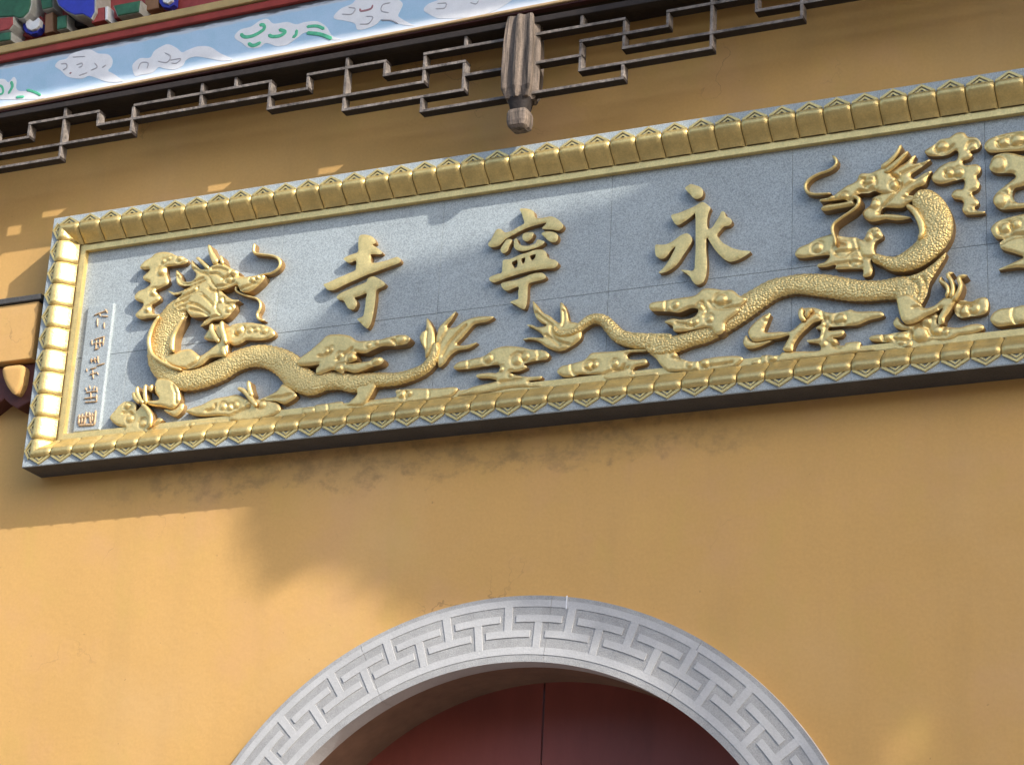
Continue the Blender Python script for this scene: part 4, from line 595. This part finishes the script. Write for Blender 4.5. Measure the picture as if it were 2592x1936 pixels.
# --- lotus petals
PROF = [(.006, -.1330), (.015, -.1335), (.025, -.1340), (.0345, -.1340), (.038, -.1380), (.046, -.1425), (.056, -.1430), (.066, -.1385), (.076, -.1290), (.086, -.1175), (.096, -.1040), (.106, -.0945), (.1135, -.0890)]
def petal_geo(half):
    V, F = [], []; nu = 9; body = PROF[3:]
    for i, (a, y) in enumerate(body):
        for j in range(nu):
            u = -1+2*j/(nu-1); uu = math.copysign(abs(u)**.7, u)
            V.append((uu*.975*half, y-.0016*math.sqrt(max(0, 1-abs(u)**6))+(.007 if abs(u) > .98 else 0), -a))
    for i in range(len(body)-1):
        for j in range(nu-1):
            k = i*nu+j; F.append((k, k+nu, k+nu+1, k+1))
    def slab(pts, y0, y1):                                   # small raised plate: outline at y0, top at y1
        o = len(V); n = len(pts)
        V.extend((x, y0, -a) for x, a in pts); V.extend((x*.97, y1, -a) for x, a in pts)
        F.append(tuple(range(o+n, o+2*n)))
        for k in range(n): F.append((o+k, o+(k+1) % n, o+n+(k+1) % n, o+n+k))
    b, t = .0362, .0055
    for s_ in (-1, 1):                                       # the two limbs of the outer V, then of the inner one
        slab([(0, t), (s_*half*.95, b-.004), (s_*half*.95, b+.001), (s_*half*.74, b+.001), (0, t+.0085)][::s_], -.1285, -.1365)
        slab([(0, t+.0135), (s_*half*.52, b+.001), (s_*half*.30, b+.001), (0, t+.0205)][::s_], -.1285, -.1350)
    return V, F
def petal_mesh(half, cuts=()):
    bm = bmesh.new(); V, F = petal_geo(half); me = mesh(V, F); bm.from_mesh(me)
    for co, no in cuts:
        bmesh.ops.bisect_plane(bm, geom=bm.verts[:]+bm.edges[:]+bm.faces[:], plane_co=co, plane_no=no, clear_outer=True)
    me2 = bpy.data.meshes.new('petal'); bm.to_mesh(me2); bm.free()
    me2.polygons.foreach_set('use_smooth', [len(p.vertices) == 4 and p.area > .00003 and abs(p.center.z) > .036 for p in me2.polygons]); me2.materials.append(M_gold_petal)
    return me2
def petals(centres, half, along, place, rot):
    shared = petal_mesh(half)
    lo, hi = along
    for c in centres:
        dl, dh = c-lo, hi-c; me = shared; cuts = []
        # local frame: x along the run, -z inwards; keep the side of the mitre that belongs to this run
        sx = 1 if rot in (0, 'L') else -1
        if dl < .18: cuts.append(((-dl*sx, 0, 0), (-sx, 0, -1)))
        if dh < .18: cuts.append(((dh*sx, 0, 0), (sx, 0, -1)))
        if cuts: me = petal_mesh(half, cuts)
        o = bpy.data.objects.new('lotus_petal', me); C.objects.link(o); o.location = place(c)
        o.rotation_euler = (0, {0: 0, 'B': math.pi, 'L': -math.pi/2, 'R': math.pi/2}[rot], 0)
        o.parent = mould
PP = .09866
top_c = [-5.147+PP*n for n in range(-1, 40)]
petals(top_c, PP/2, (XL, XR), lambda c: (c, 0, ZT), 0)
petals(top_c, PP/2, (XL, XR), lambda c: (c, 0, ZB), 'B')
side_c = [5.271-.0926*k for k in range(11)]
petals(side_c, .0463, (ZB, ZT), lambda c: (XL, 0, c), 'L')
petals(side_c, .0463, (ZB, ZT), lambda c: (XR, 0, c), 'R')
# --- granite slabs of the sunk panel
JX = SLAB_JX; JZ = SLAB_JZ
xs = [XL+.125] + JX + [XR-.125]; zs = [ZB+.125, JZ, ZT-.125]
for i in range(len(xs)-1):
    for k in range(2):
        g = .0006
        boxo('stone_slab', M_stone, plaque, xs[i]+g, xs[i+1]-g, PY+random.uniform(-.0005, .0005), .0, zs[k]+g*1.3, zs[k+1]-g*1.3, bev=.0006)
boxo('panel_backing', M_stone_dark, plaque, XL+.12, XR-.12, -.012, .006, ZB+.12, ZT-.12)
# --- raised inscription tablet with small gold characters and a seal
tab = link('inscription_tablet', prism([(-5.150, 4.425), (-5.028, 4.425), (-5.028, 4.948), (-5.150, 4.948)], PY-.014, PY+.004, bev=.004), M_stone, plaque)
for k in range(6):
    parts = [stroke_geo(m4(s['pts']), [s['w']*.00152*.62]*len(s['pts']), PY-.013, .004, .002, step=.006, nseg=4) for s in SMALL if s['c'] == k]
    o = link('seal_mark' if k == 4 else 'small_character', to_mesh(parts, 'small'), M_gold_small); o.parent = tab
# --- gold reliefs
chars, dragons = {}, {}
PARTNAMES = dict(skull='dragon_head', jaw='dragon_jaw', mane='mane', horn='horn', whisker='whisker', foreleg='foreleg', claw='claw', hind_leg='hind_leg', elbow='elbow', thigh='thigh', tail_flame='tail_flame', fin='fin', hip='hip', chest='chest', neck='neck', neck_ridge='neck_ridge', heel='heel')
def rel_parts(e):
    if e['t'] == 's': return stroke_geo(m4(e['pts']), e['w'], PY, e['h']+(.003 if e['n'] == 'body' else .0), e['dome']*(.8 if e['n'] in ('body', 'neck') else .9), saw=e['saw'], nseg=12 if e['n'] in ('body', 'neck') else 8)
    b = [(q[0]*1e-4, q[1]*1e-4, q[2], q[3]) for q in e.get('b', [])]
    flat = e['par'].startswith('char')
    head = e['n'] in ('skull', 'jaw', 'mane', 'tail_flame')
    return relief_geo(np.array(m4(e['pts'])), [np.array(m4(q)) for q in e.get('o', [])], PY, e['h']*(1 if flat else .85)+.002, e['dome'] if flat else e['dome']*.55, e['r'] if flat else e['r']*.62,
                      [(q[0], q[1], q[2], q[3]*.6) for q in b], [np.array(m4(q)) for q in e.get('g', [])], step=.005, grid=.012 if flat else (.005 if head else .0058), rough=.0001 if flat else .00035)
for e in RELIEF:
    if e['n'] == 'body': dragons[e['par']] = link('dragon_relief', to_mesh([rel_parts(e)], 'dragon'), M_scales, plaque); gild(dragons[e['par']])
for e in RELIEF:
    if e['par'].startswith('char'): chars.setdefault(e['par'], []).append(rel_parts(e))
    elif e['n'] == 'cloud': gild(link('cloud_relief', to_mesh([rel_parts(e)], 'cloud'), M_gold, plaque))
    elif e['n'] != 'body':
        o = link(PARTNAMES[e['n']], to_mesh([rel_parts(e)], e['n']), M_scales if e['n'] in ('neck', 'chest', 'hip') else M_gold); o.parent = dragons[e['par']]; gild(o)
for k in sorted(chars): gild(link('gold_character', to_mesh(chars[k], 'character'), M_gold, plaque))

# ------------------------------------------------------------------ lattice frieze under the eave
PX = -3.2555; LV = [5.782, 5.727, 5.667, 5.609, 5.549, 5.489]
COL = {0:-3.489,1:-3.656,2:-3.823,3:-3.989,4:-4.155,5:-4.320,6:-4.479,7:-4.632,8:-4.785,9:-4.938,10:-5.106,11:-5.273,12:-5.440,13:-5.607,14:-5.774}
HB = [(1,1,'p'),(2,2,0),(3,0,'p'),(5,1,'p'),(4,3,0),(3,3,1),(3,5,3),(1,4,2),(2,10,4),(1,9,5)]
VB = [(4,1,2),(5,1,3),(6,0,1),(7,0,2),(8,0,1),(3,0,4),(2,1,2),(1,1,3),(0,2,4),(0,0,1),(1,4,5)]
lat = empty('lattice_frieze', (PX, -.2, LV[5])); tag(lat, 'weathered dark wooden openwork fret hanging under the painted beam', 'lattice')
LY0, LY1, HT = -.216, -.172, .0060
LEFT = PX-2*(PX-COL[7])                                      # the next hanging post, out of frame
def mirrors(x):                                              # one bay mirrored about its middle and about the post
    return [x, 2*COL[7]-x]
done = set()
def bar(x0, x1, z0, z1, vert):
    key = (round(x0, 3), round(x1, 3), round(z0, 3), round(z1, 3))
    if key in done: return
    done.add(key)
    j = random.uniform(-.0012, .0012)
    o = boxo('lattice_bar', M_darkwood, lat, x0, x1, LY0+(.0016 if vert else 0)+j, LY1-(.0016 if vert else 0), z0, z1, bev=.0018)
    o.data.materials.append(M_bar)                            # weathered wood; light on faces and shade on undersides put into the colour
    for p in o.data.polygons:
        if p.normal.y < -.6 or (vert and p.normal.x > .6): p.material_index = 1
RAILZ = (5.772, 5.797)
boxo('top_rail', M_darkwood, lat, LEFT-.05, 2*PX-LEFT+.05, -.222, -.178, *RAILZ, bev=.003)
for L, a, b in HB:
    xa = COL[a]; xb = PX-.052 if b == 'p' else COL[b]
    for side in range(1 if (a, b) in ((10, 4), (9, 5)) else 2):
        p, q = (xa, xb) if side == 0 else (2*COL[7]-xa, 2*COL[7]-xb)
        for s2 in range(2):
            p2, q2 = (p, q) if s2 == 0 else (2*PX-p, 2*PX-q)
            lo, hi = sorted((p2, q2)); ext = HT
            bar(lo-ext, hi+ext, LV[L]-HT, LV[L]+HT, False)
for c_, a, b in VB:
    for side in range(2):
        p = COL[c_] if side == 0 else 2*COL[7]-COL[c_]
        for s2 in range(2):
            p2 = p if s2 == 0 else 2*PX-p
            zt = RAILZ[0] if a == 0 else LV[a]-HT
            bar(p2-HT, p2+HT, LV[b]+HT, zt, True)

# ------------------------------------------------------------------ hanging posts
def post_mesh(sections, lobes, depth, sq):
    V, F = [], []; n = 48
    for z, r_ in sections:
        for i in range(n):
            t = 2*math.pi*i/n+.30
            k = 1-depth*(.5-.5*math.cos(lobes*t))
            c, s = math.cos(t), math.sin(t); q = 1/((abs(c)**sq+abs(s)**sq)**(1/sq))
            rr = r_*k*q; V.append((rr*c, rr*s, z))
    for i in range(len(sections)-1):
        for j in range(n): a = i*n+j; b = i*n+(j+1) % n; F.append((a, b, b+n, a+n))
    F.append(tuple(range(n))[::-1]); F.append(tuple(range((len(sections)-1)*n, len(sections)*n)))
    return mesh(V, F)
shaft_me = post_mesh([(5.465, .040), (5.468, .052), (5.505, .068), (5.56, .070), (5.62, .070), (5.68, .069), (5.73, .066), (5.76, .064), (5.80, .058)], 8, .24, 4)
neck_me = post_mesh([(5.418, .030), (5.428, .034), (5.455, .040), (5.472, .046)], 1, 0, 3)
knob_me = post_mesh([(5.352, .026), (5.362, .036), (5.380, .040), (5.410, .040), (5.424, .036)], 1, 0, 6)
for me, mm in ((shaft_me, M_wood), (neck_me, M_darkwood), (knob_me, M_wood)): me.materials.append(mm)
for xx, lab in ((PX, 'weathered fluted wooden hanging post with a square knob above the plaque centre'), (LEFT, 'weathered hanging post beyond the plaque end that bears the inscription tablet'), (2*PX-LEFT, 'weathered hanging post beyond the plaque end opposite the inscription tablet')):
    h = empty('hanging_post', (xx, -.2, 5.35)); tag(h, lab, 'post', 'wooden posts hanging from the eave')
    for nm, me in (('shaft', shaft_me), ('collar', neck_me), ('knob', knob_me)):
        o = bpy.data.objects.new(nm, me); C.objects.link(o); o.parent = h; o.location = (0, 0, -5.35)

# ------------------------------------------------------------------ painted eave beam
SL = .0098                                                   # the beam runs very slightly uphill
BX0, BX1 = -9., 4.
def slope(z, x, s=SL): return z+(x+5.6)*s
beam = empty('eave_beam', (PX, -.22, 5.79)); tag(beam, 'sky blue painted eave beam with white and green clouds between gold, red and tan strips', 'beam')
def member(name, m, y0, y1, z0, z1, s=SL, x0=BX0, x1=BX1, bev=.003):
    return boxo(name, m, beam, x0, x1, y0, y1, slope(z0, x0, s), slope(z1, x0, s), dz=(x1-x0)*s, bev=bev)
member('core_beam', M_darkwood, -.19, -.004, 5.808, 6.10)
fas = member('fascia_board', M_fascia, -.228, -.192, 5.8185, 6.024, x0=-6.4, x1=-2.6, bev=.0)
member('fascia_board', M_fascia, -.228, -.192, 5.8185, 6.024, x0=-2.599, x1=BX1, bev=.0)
member('lower_trim', M_tan, -.234, -.195, 5.8065, 5.818)
member('lower_bead', M_bead, -.226, -.195, 5.7985, 5.806)
member('red_strip', M_red, -.245, -.195, 6.0245, 6.0555, s=.0105)
member('ochre_strip', M_goldstrip, -.256, -.15, 6.0565, 6.090, s=.0125)
for fcd in FASCIA_CLOUDS:
    v, f, n_ = relief_geo(np.array(m4(fcd['p'])), [], -.228, .0012, .0008, .01, step=.006, grid=.02, rough=0)
    o = link('painted_cloud', to_mesh([(v, f, n_)], 'cloud'), M_white); o.parent = fas
    for kind in 'gwr':
        pa = [stroke_geo(m4(q), [w*.00152*(.75 if c_ != 'g' else 1.1)]*len(q), -.2299, .0010, .0008, step=.006, nseg=4) for c_, w, q in fcd['s'] if c_ == kind]
        if pa:
            s_ = link('brush_stroke', to_mesh(pa, 'strokes'), {'g': M_swirl_g, 'w': M_swirl_w, 'r': M_swirl_r}[kind]); s_.parent = fas

# ------------------------------------------------------------------ painted bracket set above the beam
bs = empty('bracket_set', (-5.2, -.2, 6.1)); tag(bs, 'colourful painted bracket set of green, blue and red blocks resting on the eave beam', 'bracket')
boxo('backing_board', M_red2, bs, -7.5, -3.2, -.12, -.09, 6.09, 6.9)
for nm, m, y, th, pts, rim in BRACKETS:
    mm = dict(g=M_green, r=M_red2, b=M_blue, w=M_white, k=M_darkwood, n=M_brownpost, y=M_greyrim)[m]
    pts = m4(pts)
    if rim:
        c = np.mean(pts, axis=0); big = [tuple(c+(np.array(p)-c)*1.07) for p in pts]
        o = link(nm, prism(big, y+.006, y+th, bev=.003), M_greyrim, bs)
        q = link('painted_face', prism(pts, y, y+.02, bev=.004), mm); q.parent = o
    else: link(nm, prism(pts, y, y+th, bev=.004), mm, bs)

# ------------------------------------------------------------------ roof eave overhead (shades the beam)
roof = empty('eave_roof', (PX, -.5, 7.0)); tag(roof, 'grey tiled roof eave with round rafters sheltering the painted beam', 'roof')
EY, EZ = -1.10, 7.19
RX0, RX1 = -14., 7.
def roof_mesh():
    bm = bmesh.new()
    prof = [(EY, EZ), (EY, EZ+.05), (.45, EZ+.78), (.45, EZ+.70)]
    a = [bm.verts.new((RX0, y, z)) for y, z in prof]; b = [bm.verts.new((RX1, y, z)) for y, z in prof]
    for i in range(4): bm.faces.new((a[i], a[(i+1) % 4], b[(i+1) % 4], b[i]))
    bm.faces.new(a[::-1]); bm.faces.new(b); return bm_mesh(bm)
link('roof_deck', roof_mesh(), M_tile, roof)
bm = bmesh.new()
bmesh.ops.create_cone(bm, cap_ends=True, segments=10, radius1=.035, radius2=.035, depth=1.50)
rm = bm_mesh(bm); rm.materials.append(M_brownpost)
bm = bmesh.new(); bmesh.ops.create_cone(bm, cap_ends=True, segments=10, radius1=.05, radius2=.05, depth=1.66); tm = bm_mesh(bm); tm.materials.append(M_tile)
ang = math.atan2(.73, 1.55)
for i in range(60):
    x = RX0+.2+i*.345
    for nm, me, dz in (('rafter', rm, -.045), ('tile_roll', tm, .075)):
        o = bpy.data.objects.new(nm, me); C.objects.link(o); o.rotation_euler = (math.pi/2+ang, 0, 0)
        o.location = (x, (EY+.45)/2+.02, EZ+.365+dz); attach(o, roof)

# ------------------------------------------------------------------ beam end and corbel beside the plaque
cor = empty('corbel', (-5.55, -.05, 4.55)); tag(cor, 'ochre beam end over a dark red carved corbel beside the plaque edge', 'corbel')
boxo('beam_end', M_wall, cor, -6.2, -5.365, -.108, .0, 4.742, 4.985, bev=.004)
boxo('cap_slab', M_stone_dark, cor, -6.25, -5.350, -.118, .0, 4.988, 5.012, bev=.003)
def corb():
    pts = [(-6.2, 4.739), (-5.350, 4.739), (-5.345, 4.62), (-5.375, 4.575), (-5.43, 4.552), (-5.47, 4.575), (-5.50, 4.60), (-5.56, 4.56), (-5.66, 4.53), (-6.2, 4.53)]
    return prism(pts, -.070, .0, bev=.006)
co = link('carved_corbel', corb(), M_corbel_red, cor)
v, f, n_ = relief_geo(np.array([(-5.497, 4.715), (-5.45, 4.722), (-5.400, 4.714), (-5.392, 4.67), (-5.398, 4.63), (-5.420, 4.598), (-5.455, 4.625), (-5.485, 4.67)]), [], -.070, .034, .006, .02, step=.006, grid=.01, rough=0)
o = link('sunlit_boss', to_mesh([(v, f, n_)], 'sunlit_end'), M_wall); o.parent = co  # ochre colour stands for sunlight on the dark red scroll end

# ------------------------------------------------------------------ tree across the court whose crown shades the gate
def tree():
    t = empty('shade_tree', (9.2, -4.4, 0)); tag(t, 'tall leafy tree standing in the court, its crown shading the gate', 'tree')
    S = np.array(m4(SHADE)); s = np.array(SUN)
    lo, hi = S.min(0), S.max(0); Q = []
    A, B = S, np.roll(S, -1, 0)
    while len(Q) < 24000:
        P = rng.uniform(lo, hi, (4000, 2)); P = P[winding(P, S) != 0]
        P = P[seg_dist(P, A, B) > .055]
        Q += list(P)
    Q = np.array(Q[:24000]); n = len(Q)
    dist = rng.uniform(6.6, 9.0, n)
    ctr = np.c_[Q[:,0], np.zeros(n), Q[:,1]] + dist[:,None]*s
    V, F = [], []
    for c in ctr:
        a = Vector(rng.normal(size=3)).normalized(); b = a.orthogonal().normalized(); b = Matrix.Rotation(rng.uniform(0, 6.28), 3, a) @ b; e = a.cross(b)
        L, w = rng.uniform(.055, .085), rng.uniform(.035, .05); c = Vector(c); o = len(V)
        V += [c-b*L, c+e*w, c+b*L, c-e*w]; F.append((o, o+1, o+2, o+3))
    link('crown', mesh([tuple(v) for v in V], F), M_leaf, t)
    cc = ctr.mean(0); bm = bmesh.new()
    def limb(p, q, r0, r1, n=10):
        p, q = Vector(p), Vector(q); ax = (q-p).normalized(); e1 = ax.orthogonal().normalized(); e2 = ax.cross(e1); rows = []
        for k in range(7):
            f = k/6; c = p.lerp(q, f)+e1*.06*math.sin(f*5)*(1 if k not in (0, 6) else 0); r_ = r0+(r1-r0)*f
            rows.append([bm.verts.new(c+(e1*math.cos(2*math.pi*i/n)+e2*math.sin(2*math.pi*i/n))*r_) for i in range(n)])
        for a, b in zip(rows, rows[1:]):
            for i in range(n): bm.faces.new((a[i], a[(i+1) % n], b[(i+1) % n], b[i]))
    inner = np.nonzero((seg_dist(Q, A, B) > .5) & (Q[:,0] > -3.2) & (Q[:,1] > 3.9))[0]
    top = Vector((cc[0], cc[1], cc[2]-.6)); base = Vector((9.2, -4.4, -.05)); fork = base.lerp(top, .62)
    limb(base, fork, .30, .20); limb(fork, top, .19, .05)
    for k in range(9):
        j = ctr[inner[rng.integers(len(inner))]]; limb(fork.lerp(top, rng.uniform(0, .7)), j, .09, .02)
    link('trunk', bm_mesh(bm, smooth=True), M_bark, t)
tree()

# ------------------------------------------------------------------ unseen hall behind the viewer, added to keep low sky light off the gate
hall = empty('sky_blocking_hall', (-2, -16, 0)); tag(hall, 'unseen low hall with dark red wooden front, added across the court to block low sky light', 'building')
boxo('wall', M_corbel_red, hall, -26, 22, -24, -16, 0, 5.2)
def blocking_hall_roof():
    bm = bmesh.new(); pr = [(-14.2, 5.0), (-20, 8.8), (-25.8, 5.0), (-20, 5.15)]
    a = [bm.verts.new((-28, y, z)) for y, z in pr]; b = [bm.verts.new((24, y, z)) for y, z in pr]
    for i in range(4): bm.faces.new((a[i], a[(i+1) % 4], b[(i+1) % 4], b[i]))
    bm.faces.new(a[::-1]); bm.faces.new(b); return bm_mesh(bm)
link('roof', blocking_hall_roof(), M_tile, hall)
for i in range(10): boxo('door', M_brownpost, hall, -22+i*4.2, -19.4+i*4.2, -15.98, -15.9, .3, 4.2, bev=.01)
